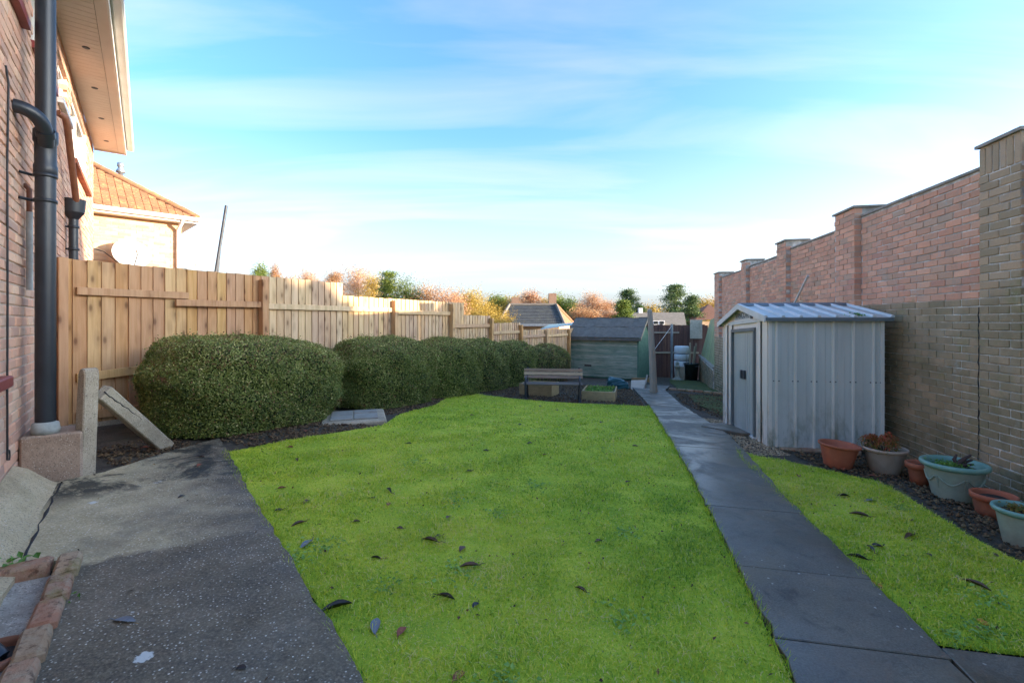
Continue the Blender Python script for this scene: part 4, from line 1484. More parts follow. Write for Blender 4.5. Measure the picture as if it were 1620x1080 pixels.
posts = [(0.0, 2.03), (18.0, 1.97), (40, 1.77), (55.4, 1.77), (69.6, 1.44), (83.4, 1.25), (98.2, 1.07), (114.5, 1.05)]
rail(0.15, 10.0 * PIT, 1.645, 1.645)
rail(8.7 * PIT, 17.6 * PIT, 1.55, 1.56, 0.085, 0.0625, 0.10)
rail(0.15, 17.6 * PIT, 0.70, 0.83, 0.095)
rail(0.15, 17.6 * PIT, 0.28, 0.26, 0.095)
for (a, c, z) in ((18.5, 39.6, 1.54), (40.5, 55, 1.50), (55.8, 69.2, 1.20), (70, 83, 1.0), (83.8, 97.8, 0.84), (98.6, 114.1, 0.82)):
    rail(a * PIT, c * PIT, z, z, 0.085)
    zz = gz(*ff.P((a + c) / 2 * PIT).xy)
    rail(a * PIT, c * PIT, zz + .75, zz + .75, 0.085)
for sp_, zt in posts:
    x, y = ff.P(sp_ * PIT).xy
    b = B()
    ff_s = sp_ * PIT
    pp = [ff.P(ff_s - .05, .13, 0), ff.P(ff_s + .05, .13, 0), ff.P(ff_s + .05, .023, 0), ff.P(ff_s - .05, .023, 0)]
    if sp_ == 0.0:
        pp = [ff.P(-.02, .12, 0), ff.P(.06, .12, 0), ff.P(.06, .023, 0), ff.P(-.02, .023, 0)]
    zb = gz(x, y) - .1
    b.hexa([Vector((v.x, v.y, zb)) for v in pp] + [Vector((v.x, v.y, zt)) for v in pp])
    b.obj('post', 'fence_wood', root, 0.005)
for a, c in ((0.5, 17.5), (18.5, 39.5)):
    b = B()
    x, y = ff.P(a * PIT).xy
    p = [ff.P(a * PIT, .035, gz(*ff.P(a * PIT).xy) - .05), ff.P(c * PIT, .035, gz(*ff.P(c * PIT).xy) - .05), ff.P(c * PIT, .003, gz(*ff.P(c * PIT).xy) - .05), ff.P(a * PIT, .003, gz(*ff.P(a * PIT).xy) - .05)]
    b.hexa(p + [v + Vector((0, 0, .10)) for v in p])
    b.obj('gravel_board', 'concrete_post', root)

# ------------------------------------------------------------------ metal shed
SO = Vector((3.14, 5.78, -0.166))
sux, suy = Vector((0.99, -0.14, 0)), Vector((0.14, 0.989, -0.046))
SW, SD, SH = 1.26, 1.83, 1.565          # side length, front width, eave height


def sh(a, c, z):
    return SO + sux * a + suy * c + Vector((0, 0, z))


def sbox(b, a0, a1, c0, c1, z0, z1):
    return b.hexa([sh(a, c, z) for z in (z0, z1) for a, c in ((a0, c0), (a1, c0), (a1, c1), (a0, c1))])


root = thing('metal_shed', sh(.6, .9, 0), 'pale blue-grey ribbed metal shed with double doors against the brick wall', 'shed')
RISE = 0.205
# side panels (near side shows), with ribs as parts
for j in range(6):
    a0, a1 = SW * j / 6, SW * (j + 1) / 6
    b = B()
    sbox(b, a0 + .001, a1 - .001, -0.002, 0.006, 0.0, SH)
    # shallow flutes
    for k in (0.35, 0.65):
        am = a0 + (a1 - a0) * k
        sbox(b, am - .006, am + .006, -0.006, -0.0021, 0.0, SH)
    b.obj('side_panel', 'shed_sheet', root)
for j in range(7):
    a = [0.012, .075, .29, .50, .71, .93, 1.15][j]
    if j == 0:
        continue
    b = B()
    prof = [(a - .015, -.0025), (a - .008, -.026), (a + .008, -.026), (a + .015, -.0025)]
    vsx = [sh(x, y, z) for z in (0.0, SH) for x, y in prof]
    b.add(vsx, [(i, i + 1, i + 5, i + 4) for i in range(3)])
    b.obj('rib', 'shed_rib', root)
b = B()
for a0, a1, c0, c1 in ((0.0, SW, SD - .006, SD), (SW - .006, SW, 0.007, SD - .007)):
    sbox(b, a0, a1, c0, c1, 0, SH)
b.obj('rear_panels', 'shed_sheet', root)
# front: narrow fluted panels either side of the doors
D0, D1 = 0.46, 1.36
b = B()
for c0, c1 in ((0.007, D0), (D1, SD - .007)):
    n = 4 if c0 < .1 else 4
    for k in range(n):
        q0, q1 = c0 + (c1 - c0) * k / n, c0 + (c1 - c0) * (k + 1) / n
        off = 0.0 if k % 2 else -0.02
        sbox(b, off - .006, off, q0, q1, 0.0, SH)
sbox(b, -.006, 0.0, D0, D1, SH - .11, SH)
b.obj('front_panel', 'shed_front_lit', root)
b = B()
for y0, y1 in ((D0 - .025, D0 + .012), (D1 - .012, D1 + .025)):
    sbox(b, -.034, .0005, y0, y1, 0.0, SH - .10)
sbox(b, -.034, .0005, D0 + .0125, D1 - .0125, SH - .145, SH - .1)
b.obj('door_frame', 'shed_trim_blue', root)
for k, (c0, c1) in enumerate(((D0 + .013, (D0 + D1) / 2 - .003), ((D0 + D1) / 2 + .003, D1 - .013))):
    b = B()
    sbox(b, .001, .016, c0, c1, 0.03, SH - .146)
    for m in range(5):
        cm = c0 + (c1 - c0) * (m + .5) / 5
        sbox(b, -.003, .0009, cm - .012, cm + .012, 0.05, SH - .17)
    d_ = b.obj('door', 'shed_door', root)
    cm = c1 - .05 if k == 0 else c0 + .05
    b = B()
    sbox(b, -.03, -.0031, cm - .035, cm + .03, 0.76, 0.88)
    b.obj('handle', 'black_iron', d_, 0.006)
b = B()
sbox(b, -.045, .02, D0 - .03, D1 + .03, -0.01, 0.028)
b.obj('door_track', 'shed_trim_white', root)
for x, y in ((-.004, -.004), (SW - .02, -.004), (-.004, SD - .02)):
    b = B()
    sbox(b, x - .012, x + .026, y - .012, y + .026, -0.005, SH - .001)
    b.obj('corner_post', 'shed_front_lit', root)
# gables
for a0 in (-.012, SW - .01):
    b = B()
    p = [sh(a, c, z) for a in (a0, a0 + .006) for c, z in ((0.0, SH), (SD, SH), (SD / 2, SH + RISE))]
    b.add(p, [(0, 1, 2), (5, 4, 3), (0, 3, 4, 1), (1, 4, 5, 2), (2, 5, 3, 0)])
    b.obj('gable', 'shed_front_lit', root)
b = B()
sbox(b, -.03, -.0121, -.03, SD + .03, SH - .035, SH + .012)
b.obj('gable_rail', 'shed_trim_white', root)
# roof sheets and standing seams
OH = 0.065
tanr = RISE / (SD / 2)
for side in (0, 1):
    f_ = lambda a, q_, lift=0.0: sh(a, (q_ * (SD / 2 + OH) - OH) if side == 0 else (SD + OH - q_ * (SD / 2 + OH)), SH + .012 + RISE * 1.0 - (1 - q_) * (SD / 2 + OH) * tanr + lift)
    for j in range(7):
        a0, a1 = -OH + (SW + 2 * OH) * j / 7, -OH + (SW + 2 * OH) * (j + 1) / 7
        b = B()
        p = [f_(a0 + .001, 0), f_(a1 - .001, 0), f_(a1 - .001, 1), f_(a0 + .001, 1)]
        b.hexa(p + [v + Vector((0, 0, .008)) for v in p])
        b.obj('roof_sheet', 'shed_roof', root)
    for j in range(8):
        a = -OH + (SW + 2 * OH) * j / 7
        b = B()
        pr = [(a - .024, .0085), (a - .012, .034), (a + .012, .034), (a + .024, .0085)]
        vsx = [f_(x, q_, l) for q_ in (-.004, 1) for x, l in pr]
        b.add(vsx, [(i, i + 1, i + 5, i + 4) for i in range(3)] + [(0, 1, 2, 3)])
        b.obj('roof_seam', 'shed_trim_white', root)
    b = B()
    p = [f_(a, q_, l) for l in (-.035, .004) for a, q_ in ((-OH - .006, -.016), (SW + OH + .006, -.016), (SW + OH + .006, -.0005), (-OH - .006, -.0005))]
    b.hexa(p)
    b.obj('eaves_trim', 'shed_trim_blue', root)
    b = B()
    p = [f_(a, q_, l) for l in (-.045, .03) for a, q_ in ((-OH - .024, -.012), (-OH - .0065, -.012), (-OH - .0065, 1), (-OH - .024, 1))]
    b.hexa(p)
    b.obj('barge_trim', 'shed_trim_white', root)
b = B()
p = [sh(a, c, z) for a, z0 in ((-OH, 0), (SW + OH, 0)) for c, z in ((SD / 2 - .07, SH + RISE + .012), (SD / 2, SH + RISE + .055), (SD / 2 + .07, SH + RISE + .012))]
b.add(p, [(0, 1, 4, 3), (1, 2, 5, 4)])
b.obj('ridge_cap', 'shed_trim_blue', root)
# vent plate with lettering, dark vent slot beside it
b = B()
sbox(b, -.0165, -.0122, 0.62, 1.24, SH + .03, SH + .135)
pl = b.obj('name_plate', 'sign_plate', root)
b = B()
sbox(b, -.020, -.0122, 0.53, 0.60, SH + .02, SH + .13)
b.obj('vent_slot', 'black_iron', root)
fc = bpy.data.curves.new('lettering', 'FONT')
fc.body = 'VANCOTE'
fc.size = 0.115
fc.extrude = 0.001
fc.resolution_u = 3
fc.align_x = 'CENTER'
fc.align_y = 'CENTER'
fc.materials.append(MATS['sign_ink'])
tmp = bpy.data.objects.new('lettering_tmp', fc)
COL.objects.link(tmp)
tme = bpy.data.meshes.new_from_object(tmp.evaluated_get(bpy.context.evaluated_depsgraph_get()))
bpy.data.objects.remove(tmp)
o = bpy.data.objects.new('lettering', tme)
cpos = sh(-.019, 0.93, SH + .082)
X = -suy.normalized()
Zu = Vector((0, 0, 1))
Nn = X.cross(Zu).normalized()
Zu = Nn.cross(X)
link(o, pl, Matrix(((X.x, Zu.x, Nn.x, cpos.x), (X.y, Zu.y, Nn.y, cpos.y), (X.z, Zu.z, Nn.z, cpos.z), (0, 0, 0, 1))))
# fixing screws along the mid rail
for a in (.045, .105, .26, .32, .47, .53, .68, .74, .90, .96, 1.12, 1.18, 1.23):
    b = B().tube([sh(a, -.002, .80), sh(a, -.010, .80)], .007, 8)
    b.obj('screw', 'black_iron', root)
mo = np.stack([RNG.normal(.98, .04, 90), RNG.normal(0.05, .02, 90)], 1)
P = np.array([list(sh(a, c, SH + .03 + (c + OH) * tanr - .02 + abs(random.gauss(0, .012)))) for a, c in mo])
V, F, T = leaf_cloud(P, np.tile([0, 0, 1.], (len(P), 1)), .03, .018, RNG.random(len(P)), 1.0)
o = ob('roof_moss', nmesh('roof_moss', V, F, 'leaf_fresh', T), root)

# base: bricks and kerb pieces the shed stands on, and the door step
lbm = bevel_box_mesh('loose_brick', 0.215, 0.10, 0.065, 0.007, 'brick_loose', 0.003)
for i, (a, c, rz) in enumerate(((.22, -.03, 2), (.45, -.04, -3), (.66, -.02, 4), (.88, -.03, -2))):
    w = sh(a, c, 0)
    zz = gz(w.x, w.y) + .033
    o = ob('loose_brick', lbm, None, Matrix.Translation((w.x, w.y, min(zz, -0.2))) @ Matrix.Rotation(R(-8 + rz), 4, 'Z'))
    tag(o, ['red brick under the shed side, nearest the doors', 'red brick under the shed side, second from the doors', 'red brick under the shed side just left of the empty bowl pot', 'red brick under the shed side, farthest from the doors'][i], 'brick', 'bricks packed under the metal shed')
b = B()
b.hexa([sh(a, c, z) for z in (-.25, -.012) for a, c in ((-.05, -.02), (.35, -.02), (.35, SD + .02), (-.05, SD + .02))])
b.hexa([sh(a, c, z) for z in (-.25, -.012) for a, c in ((.351, .12), (SW, .12), (SW, SD + .02), (.351, SD + .02))])
o = b.obj('shed_base', 'concrete_post', None)
tag(o, 'mossy concrete base under the metal shed', 'base')
b = B()
b.prism([(2.72, 6.82), (3.10, 6.34), (3.20, 6.36), (3.28, 7.02), (3.22, 7.20), (2.86, 7.10)], lambda x, y: gz(x, y) - .05, lambda x, y: gz(x, y) + .05)
o = b.obj('concrete_step', 'path_concrete', None, 0.008)
tag(o, 'flat grey concrete step between path and shed doors', 'step')

# ------------------------------------------------------------------ green timber shed at the back
gF = Vector((4.50, 16.9, -0.80))
g1, g2 = Vector((-0.87, 0.49, 0)).normalized(), Vector((0.49, 0.87, 0)).normalized()
GW, GD, GE, GR = 2.6, 1.74, 0.83, 1.43


def gs(a, c, z):
    return Vector((gF.x, gF.y, z)) + g1 * a + g2 * c


def gbox(b, a0, a1, c0, c1, z0, z1):
    return b.hexa([gs(a, c, z) for z in (z0, z1) for a, c in ((a1, c0), (a0, c0), (a0, c1), (a1, c1))])


root = thing('timber_shed', gs(1.3, .9, -.8), 'old green timber shed with worn paint and grey felt roof', 'shed')
nb_ = 15
for k in range(nb_):
    z0 = -0.70 + (GE + .70) * k / nb_
    z1 = -0.70 + (GE + .70) * (k + 1) / nb_
    b = B()
    b.hexa([gs(0.03, -.014, z0 + .006), gs(0.03, .02, z0 + .006), gs(GW, .02, z0 + .006), gs(GW, -.014, z0 + .006), gs(0.03, .006, z1), gs(0.03, .02, z1), gs(GW, .02, z1), gs(GW, .006, z1)])
    b.obj('board', 'green_shed_board', root)
for k in range(nb_ + 5):       # right-hand gable end
    z0 = -0.72 + 0.104 * k
    z1 = z0 + .100
    if z0 > GR - .06:
        break
    half = GD / 2 if z1 < GE else max(.03, GD / 2 * (GR - z1) / (GR - GE))
    b = B()
    gbox(b, -.02, 0.0, GD / 2 - half, GD / 2 + half, z0, z1)
    b.obj('board', 'green_shed_paint', root)
b = B()
gbox(b, 0.025, GW - .025, .0201, GD, -0.75, GE)
p = [gs(a, c, z) for a in (0.01, GW) for c, z in ((0.02, GE), (GD, GE), (GD / 2, GR - .02))]
b.add(p, [(0, 1, 2), (5, 4, 3), (0, 3, 4, 1), (1, 4, 5, 2), (2, 5, 3, 0)])
b.obj('carcass', 'green_shed_paint', root)
for a0, a1 in ((-.022, .028), (GW - .03, GW + .02)):
    b = B()
    gbox(b, a0, a1, -.032, -.0145, -0.72, GE)
    b.obj('corner_strip', 'green_shed_paint', root)
tg = (GR - GE) / (GD / 2)
for side in (0, 1):
    for k in range(2):
        q0, q1 = (0, .56) if k == 0 else (.52, 1.02)
        lift = .012 * k

        def rp(a, q_, l):
            c = q_ * (GD / 2 + .14) - .14
            z = GR + .03 - (1 - q_) * (GD / 2 + .14) * tg + l
            return gs(a, c if side == 0 else GD - c, z)
        ns = 12
        b = B()
        vs_, fs_ = [], []
        for i in range(ns + 1):
            a = -.12 + (GW + .24) * i / ns
            sag = .018 * math.sin(i * 1.7 + k) + random.uniform(-.008, .008)
            for q_ in (q0, q1):
                vs_ += [rp(a, q_, lift + sag * (q_ > .4)), rp(a, q_, lift + sag * (q_ > .4) + .016)]
        for i in range(ns):
            m = i * 4
            fs_ += [(m, m + 2, m + 6, m + 4), (m + 1, m + 5, m + 7, m + 3), (m, m + 4, m + 5, m + 1), (m + 2, m + 3, m + 7, m + 6)]
        fs_ += [(0, 1, 3, 2), (ns * 4, ns * 4 + 2, ns * 4 + 3, ns * 4 + 1)]
        b.add(vs_, fs_)
        b.obj('roof_felt_sheet', 'roof_felt', root)
    b = B()
    p = [rp(a, q_, l) for l in (-.09, -.002) for a, q_ in ((-.135, -.01), (-.118, -.01), (-.118, 1), (-.135, 1))]
    b.hexa(p)
    b.obj('barge_board', 'weathered_wood', root)
b = B()
b.hexa([gs(a, c, z) for z in (GE - .17, GE - .085) for a, c in ((-.12, -.16), (GW + .12, -.16), (GW + .12, -.142), (-.12, -.142))])
b.obj('eaves_board', 'roof_felt', root)
b = B()
gbox(b, 1.75, 2.02, -.018, .0, -.33, -.27)
b.obj('rot_hole', 'driftwood', root)

# ------------------------------------------------------------------ bench
bx0, bx1 = Vector((0.27, 9.55, 0)), Vector((1.35, 9.42, 0))
bd = (bx1 - bx0).normalized()
bn = Vector((-bd.y, bd.x, 0))
bz = -0.235
bc = (bx0 + bx1) / 2
root = thing('garden_bench', (bc.x, bc.y + .2, bz), 'weathered slatted garden bench with dark iron ends', 'bench')


def bp(a, d_, z):
    return bc + bd * a + bn * d_ + Vector((0, 0, bz + z))


for a in (-.54, .54):
    b = B()
    b.tube([bp(a, .0, -.02), bp(a, .03, .12), bp(a, .0, .24), bp(a, .03, .315), bp(a, .36, .30), bp(a, .42, .34), bp(a, .50, .62)], [.03, .024, .024, .026, .026, .026, .022], 8)
    b.tube([bp(a, .46, -.03), bp(a, .40, .1), bp(a, .38, .31)], [.03, .024, .024], 8)
    b.tube([bp(a, .0, .24), bp(a, -.02, .40), bp(a, .04, .455), bp(a, .26, .45), bp(a, .44, .44)], .017, 8)
    b.tube([bp(a, .10 + .06 * math.cos(t_), .38 + .05 * math.sin(t_)) for t_ in np.linspace(0, 5.6, 12)], .011, 6)
    b.obj('end_frame', 'black_iron', root)
for k in range(3):
    z0 = .405 + k * .068
    d_ = .43 + .10 * (z0 - .405) / .3 - .02
    b = B()
    b.hexa([bp(a, d_ + e + h_ * .022, z0 + h_ * .058) for h_ in (0, 1) for a, e in ((-.61, -.02), (.61, -.02), (.61, .004), (-.61, .004))])
    b.obj('back_slat', 'bench_slat_wood', root, 0.004)
for k in range(5):
    d_ = .0 + k * .076
    b = B()
    b.hexa([bp(a, e, z) for z in (.312, .334) for a, e in ((-.60, d_), (.60, d_), (.60, d_ + .064), (-.60, d_ + .064))])
    b.obj('seat_slat', 'bench_seat_wood', root, 0.004)

# planters
def planter(name, A, Bp, depth, hgt, label, plants):
    A, Bp = Vector((*A, 0)), Vector((*Bp, 0))
    d_ = (Bp - A).normalized()
    n_ = Vector((-d_.y, d_.x, 0))
    L = (Bp - A).length
    z = gz(A.x, A.y) - .03
    root = thing(name, (A.x, A.y, z), label, 'planter')
    f = lambda a, c, h: A + d_ * a + n_ * c + Vector((0, 0, z + h))
    t_ = .025
    for nm, a0, a1, c0, c1 in (('side_board', 0, L, 0, t_), ('side_board', 0, L, depth - t_, depth), ('end_board', 0, t_, t_ + .001, depth - t_ - .001), ('end_board', L - t_, L, t_ + .001, depth - t_ - .001)):
        b = B()
        b.hexa([f(a, c, h + random.uniform(-.006, .006) * (h > 0)) for h in (0, hgt) for a, c in ((a0, c0), (a1, c0), (a1, c1), (a0, c1))])
        b.obj(nm, 'planter_wood', root, 0.003)
    for a, c in ((t_ + .001, t_ + .001), (L - t_ - .04, t_ + .001)):
        b = B()
        b.hexa([f(a + x, c + y, h) for h in (0, hgt + .012) for x, y in ((0, 0), (.038, 0), (.038, .038), (0, .038))])
        b.obj('corner_post', 'weathered_wood', root)
    b = B()
    b.hexa([f(a, c, h) for h in (0.0, hgt * .78) for a, c in ((t_, t_ + .002), (L - t_, t_ + .002), (L - t_, depth - t_ - .002), (t_, depth - t_ - .002))])
    b.obj('soil_fill', 'compost', root)
    if plants:
        P = RNG.random((plants, 2)) * [L - .1, depth - .1] + .05
        Q = np.array([list(f(a, c, hgt * .78 + abs(random.gauss(.02, .025)))) for a, c in P])
        V, F, T = leaf_cloud(Q, np.tile([0, 0, 1.], (plants, 1)), .045, .028, RNG.random(plants), .6)
        o = ob('seedlings', nmesh('seedlings', V, F, 'leaf_fresh', T), root)
        o['kind'] = 'stuff'


planter('planter_box', (0.16, 10.55), (0.86, 10.28), .6, .27, 'wooden planter box behind the left end of the bench', 60)
planter('planter_box', (1.47, 10.02), (2.14, 9.84), .95, .21, 'wooden planter box of seedlings right of the bench', 900)

# bag, plank ramp, stick
b = B()
N_, M_ = 16, 8
vs_ = []
for i in range(M_ + 1):
    for k in range(N_):
        a = 2 * math.pi * k / N_
        h = i / M_
        rr = (1 - .32 * h ** 5) * (1 + random.uniform(-.08, .08))
        vs_.append((2.98 + .30 * rr * math.copysign(abs(math.cos(a)) ** .45, math.cos(a)), 13.4 + .24 * rr * math.copysign(abs(math.sin(a)) ** .6, math.sin(a)), -.57 + .30 * h + random.uniform(-.02, .02) - .05 * math.cos(a) * h))
b.add(vs_, [(i * N_ + k, i * N_ + (k + 1) % N_, (i + 1) * N_ + (k + 1) % N_, (i + 1) * N_ + k) for i in range(M_) for k in range(N_)] + [tuple(range(M_ * N_, M_ * N_ + N_))], False)
o = b.obj('plastic_sack', 'teal_bag')
tag(o, 'dark teal plastic sack lying in front of the green shed', 'sack')
b = B().hexa([(3.30, 13.2, -.60), (3.62, 13.1, -.60), (3.95, 14.0, -.40), (3.55, 14.1, -.42), (3.30, 13.2, -.57), (3.62, 13.1, -.57), (3.95, 14.0, -.37), (3.55, 14.1, -.39)])
tag(b.obj('ramp_board', 'beige_board'), 'pale board tilted on the ground beside the teal sack', 'board')
b = B().tube([(3.58, 12.9, -.55), (4.45, 15.6, -.42)], .03, 7)
tag(b.obj('timber_stick', 'weathered_wood'), 'thin timber stick beside the tilted board near the green shed', 'stick')
b = B().hexa([gs(a, c, z) for z in (-.80, -.63) for a, c in ((-.5, .05), (.1, -.35), (.16, -.28), (-.44, .12))])
tag(b.obj('timber_sleeper', 'planter_wood'), 'short timber sleeper at the right corner of the green shed', 'timber')

# ------------------------------------------------------------------ clothes post, metal post, line
root = thing('clothes_post', (3.66, 12.25, -.5), 'rough grey wooden post standing at the path bend', 'post')
b = B()
ring = []
pc = [(3.67, -.56, .105), (3.65, -.2, .09), (3.63, .3, .083), (3.60, .9, .076), (3.57, 1.4, .07), (3.56, 1.62, .062), (3.555, 1.68, .03)]
for x, z, w in pc:
    for k in range(8):
        a = 2 * math.pi * k / 8 + .4
        ring.append((x + w * math.cos(a) * random.uniform(.93, 1.05), 12.25 + w * math.sin(a) * random.uniform(.93, 1.05), z))
b.add(ring, [(i * 8 + k, i * 8 + (k + 1) % 8, i * 8 + 8 + (k + 1) % 8, i * 8 + 8 + k) for i in range(len(pc) - 1) for k in range(8)] + [tuple(range(48, 56))])
b.obj('post', 'pole_wood', root)
b = B().tube([(6.27, 18.6, -1.0), (6.27, 18.6, 1.25)], .045, 12)
tag(b.obj('metal_post', 'galvanised'), 'grey metal clothes-line post in front of the dark back fence', 'post')
b = B().tube([(6.27, 18.6, 1.18), (4.985, 15.45, .90), (3.7, 12.3, .63)], .006, 5)
tag(b.obj('washing_line', 'white_pipe'), 'thin washing line running from the metal post to the wooden post', 'line')

# ornament, water butt, bin, stakes, board
b = B().lathe([(.0, -.96), (.2, -.96), (.2, -.90), (.13, -.86), (.09, -.8), (.075, -.5), (.10, -.44), (.13, -.42), (.10, -.38), (.06, -.34), (.08, -.28), (.05, -.22), (.0, -.2)], (6.45, 18.5, 0), 18)
tag(b.obj('stone_pillar', 'stone_ornament'), 'small pale stone pillar ornament beside the white water butt', 'ornament')
root = thing('water_butt', (6.98, 19.5, -1.05), 'white banded plastic water butt behind the black bin', 'water butt')
prof = [(0, -1.05), (.26, -1.05), (.29, -.6), (.30, -.28), (.285, -.26), (.285, -.22), (.30, -.2), (.30, .0), (.285, .02), (.285, .05), (.30, .07), (.29, .3), (.27, .34), (0, .35)]
B().lathe(prof, (6.98, 19.5, 0), 24).obj('barrel', 'white_plastic', root)
for z in (-.24, .035):
    B().lathe([(.287, z - .016), (.291, z), (.287, z + .016)], (6.98, 19.5, 0), 24).obj('band', 'dark_metal', root)
root = thing('dust_bin', (7.15, 18.9, -1.0), 'black-green plastic bin holding wooden stakes', 'bin')
B().lathe([(0, -1.0), (.22, -1.0), (.275, -.36), (.295, -.35), (.295, -.31), (.27, -.31), (.2, -.95), (0, -.96)], (7.15, 18.9, 0), 24).obj('body', 'bin_green', root)
for a in (-1.0, 2.1):
    b = B().tube([Vector((7.15 + .285 * math.cos(a + e), 18.9 + .285 * math.sin(a + e), -.42)) + Vector((math.cos(a), math.sin(a), 0)) * (.03 - .2 * e * e) for e in np.linspace(-.35, .35, 7)], .014, 6)
    b.obj('handle', 'galvanised', root)
for i, (x0, y0, x1, y1, zt, w) in enumerate(((7.08, 18.9, 7.16, 19.05, .50, .05), (7.22, 18.95, 7.42, 19.1, .48, .06), (7.12, 18.85, 7.32, 19.0, .36, .04), (7.02, 18.92, 6.9, 18.8, .1, .012))):
    b = B().hexa([(x0 - w / 2, y0 - .012, -.9), (x0 + w / 2, y0 - .012, -.9), (x0 + w / 2, y0 + .012, -.9), (x0 - w / 2, y0 + .012, -.9), (x1 - w / 2, y1 - .012, zt), (x1 + w / 2, y1 - .012, zt), (x1 + w / 2, y1 + .012, zt), (x1 - w / 2, y1 + .012, zt)])
    tag(b.obj('wooden_stake', 'weathered_wood'), ['straight pale wooden stake, tallest in the black bin', 'broad pale wooden stake leaning right in the black bin', 'short narrow wooden stake between the two tall ones in the bin', 'thin cane leaning left out of the black bin'][i], 'stake', 'stakes standing in the bin')
b = B().box((6.72, 18.75, -.72), (.2, .03, .56), (.97, -.2))
tag(b.obj('leaning_sheet', 'beige_board'), 'plain beige sheet standing against the left of the black bin', 'sheet')
root = thing('brick_edging', (5.1, 13.0, -.6), 'row of old red bricks edging the mossy patch', 'edging')
for i in range(7):
    x, y = 4.62 + i * .2, 13.62 - i * .13
    ob('brick', lbm, root, Matrix.Translation((x, y, gz(x, y) + .02)) @ Matrix.Rotation(R(-33 + random.uniform(-5, 5)), 4, 'Z'))

# ------------------------------------------------------------------ pots along the wall
def pot(name, c, prof, mat, rim, rim_mat, label, soil=True, tilt=None, n=40, k=1.0):
    prof, rim = [(r_ * k, z) for r_, z in prof], [(r_ * k, z) for r_, z in rim]
    soil = (soil[0] * k, soil[1]) if soil else soil
    root = thing(name, c, label, 'plant pot')
    B().lathe(prof, c, n, tilt=tilt).obj('bowl', mat, root)
    B().lathe(rim, c, n, tilt=tilt).obj('rim', rim_mat, root)
    if soil:
        r_, z = soil
        B().lathe([(r_, z - .01), (r_ * .6, z + .012), (0.0, z + .006)], c, 24, tilt=tilt).obj('soil_fill', 'compost', root)
    return root


def gpt(x, y):
    return (x, y, gz(x, y) - .005)


c1 = gpt(3.42, 4.98)
pot('plant_pot', c1, [(0, 0), (.135, 0), (.145, .012), (.17, .10), (.192, .19), (.198, .215)], 'terracotta', [(.198, .212), (.222, .222), (.226, .24), (.215, .246), (.197, .236), (.16, .08), (.13, .03), (0, .03)], 'terracotta', 'empty tilted orange terracotta bowl pot beside the metal shed', None, (R(4), (0.3, 1, 0)), k=.86)
c2 = gpt(3.80, 4.83)
r2 = pot('plant_pot', c2, [(0, 0), (.14, 0), (.15, .014), (.19, .11), (.208, .20), (.214, .225)], 'beige_pot', [(.214, .222), (.234, .232), (.238, .252), (.226, .26), (.208, .248), (.2, .19)], 'beige_rim', 'beige-brown plastic pot holding a reddish heather', (.205, .2), k=.82)
n = 2600
th = RNG.uniform(0, 2 * np.pi, n)
ph = np.abs(RNG.normal(0, .6, n))
rr = RNG.uniform(.5, 1, n) ** .5 * (.17 + .03 * np.sin(th * 5) + .03 * np.sin(th * 3 + 1))
P = np.stack([c2[0] - .04 + rr * np.cos(th) * np.sin(np.clip(ph + .3, 0, 1.5)), c2[1] + rr * np.sin(th) * np.sin(np.clip(ph + .3, 0, 1.5)), c2[2] + .21 + .9 * rr * np.cos(np.clip(ph, 0, 1.5))], 1)
tone = np.clip(.15 + (P[:, 2] - c2[2] - .22) * 4 + RNG.normal(0, .22, n), 0, 1)
V, F, T = leaf_cloud(P, P - np.array([c2[0], c2[1], c2[2] + .2]), .026, .010, tone, .3)
root = thing('heather_plant', (c2[0], c2[1], c2[2] + .2), 'bushy reddish and green heather growing in the beige pot', 'plant')
ob('foliage', nmesh('foliage', V, F, 'leaf_plant', T), root)
b = B()
for k in range(14):
    a = k * 2.4
    b.tube([(c2[0] - .02, c2[1], c2[2] + .19), (c2[0] - .04 + .06 * math.cos(a), c2[1] + .06 * math.sin(a), c2[2] + .27), (c2[0] - .04 + .12 * math.cos(a), c2[1] + .12 * math.sin(a), c2[2] + .33)], .004, 5)
b.obj('stems', 'driftwood', root)
c3 = gpt(3.87, 4.50)
pot('plant_pot', c3, [(0, 0), (.085, 0), (.095, .08), (.11, .15)], 'terracotta_old', [(.11, .148), (.128, .15), (.132, .20), (.12, .205), (.108, .19), (.1, .15)], 'terracotta', 'small dark terracotta pot between the beige and green pots', (.105, .165), k=.85)
c4 = gpt(3.86, 4.14)
r4 = pot('plant_pot', c4, [(0, 0), (.19, 0), (.195, .015), (.2, .03), (.225, .12), (.255, .22), (.265, .265)], 'green_pot', [(.265, .262), (.30, .275), (.312, .292), (.305, .312), (.28, .315), (.262, .295), (.25, .25)], 'green_rim', 'large sage green urn-shaped pot with swag relief', (.255, .262), k=.76)
for k in range(6):
    a0 = k * math.pi / 3 + .25
    pts = []
    for i in range(9):
        a = a0 + (i / 8) * (math.pi / 3 - .12)
        zz = .205 - .06 * math.sin(math.pi * i / 8)
        r_ = (.197 + (zz - .03) * .31) * .76 + .002
        pts.append((c4[0] + r_ * math.cos(a), c4[1] + r_ * math.sin(a), c4[2] + zz))
    b = B().tube(pts, .0075, 6)
    pts2 = [(c4[0] + ((.199 + (z - .03) * .31) * .76) * math.cos(a0 - .06), c4[1] + ((.199 + (z - .03) * .31) * .76) * math.sin(a0 - .06), c4[2] + z) for z in (.21, .16, .10)]
    b.tube(pts2, [.012, .008, .003], 6)
    b.obj('swag', 'green_pot', r4)
n = 260
P = np.column_stack([c4[0] + RNG.normal(-.04, .06, n), c4[1] + RNG.normal(.02, .05, n), c4[2] + .275 + np.abs(RNG.normal(0, .016, n))])
V, F, T = leaf_cloud(P, np.tile([0, 0, 1.], (n, 1)), .026, .016, RNG.random(n), .6)
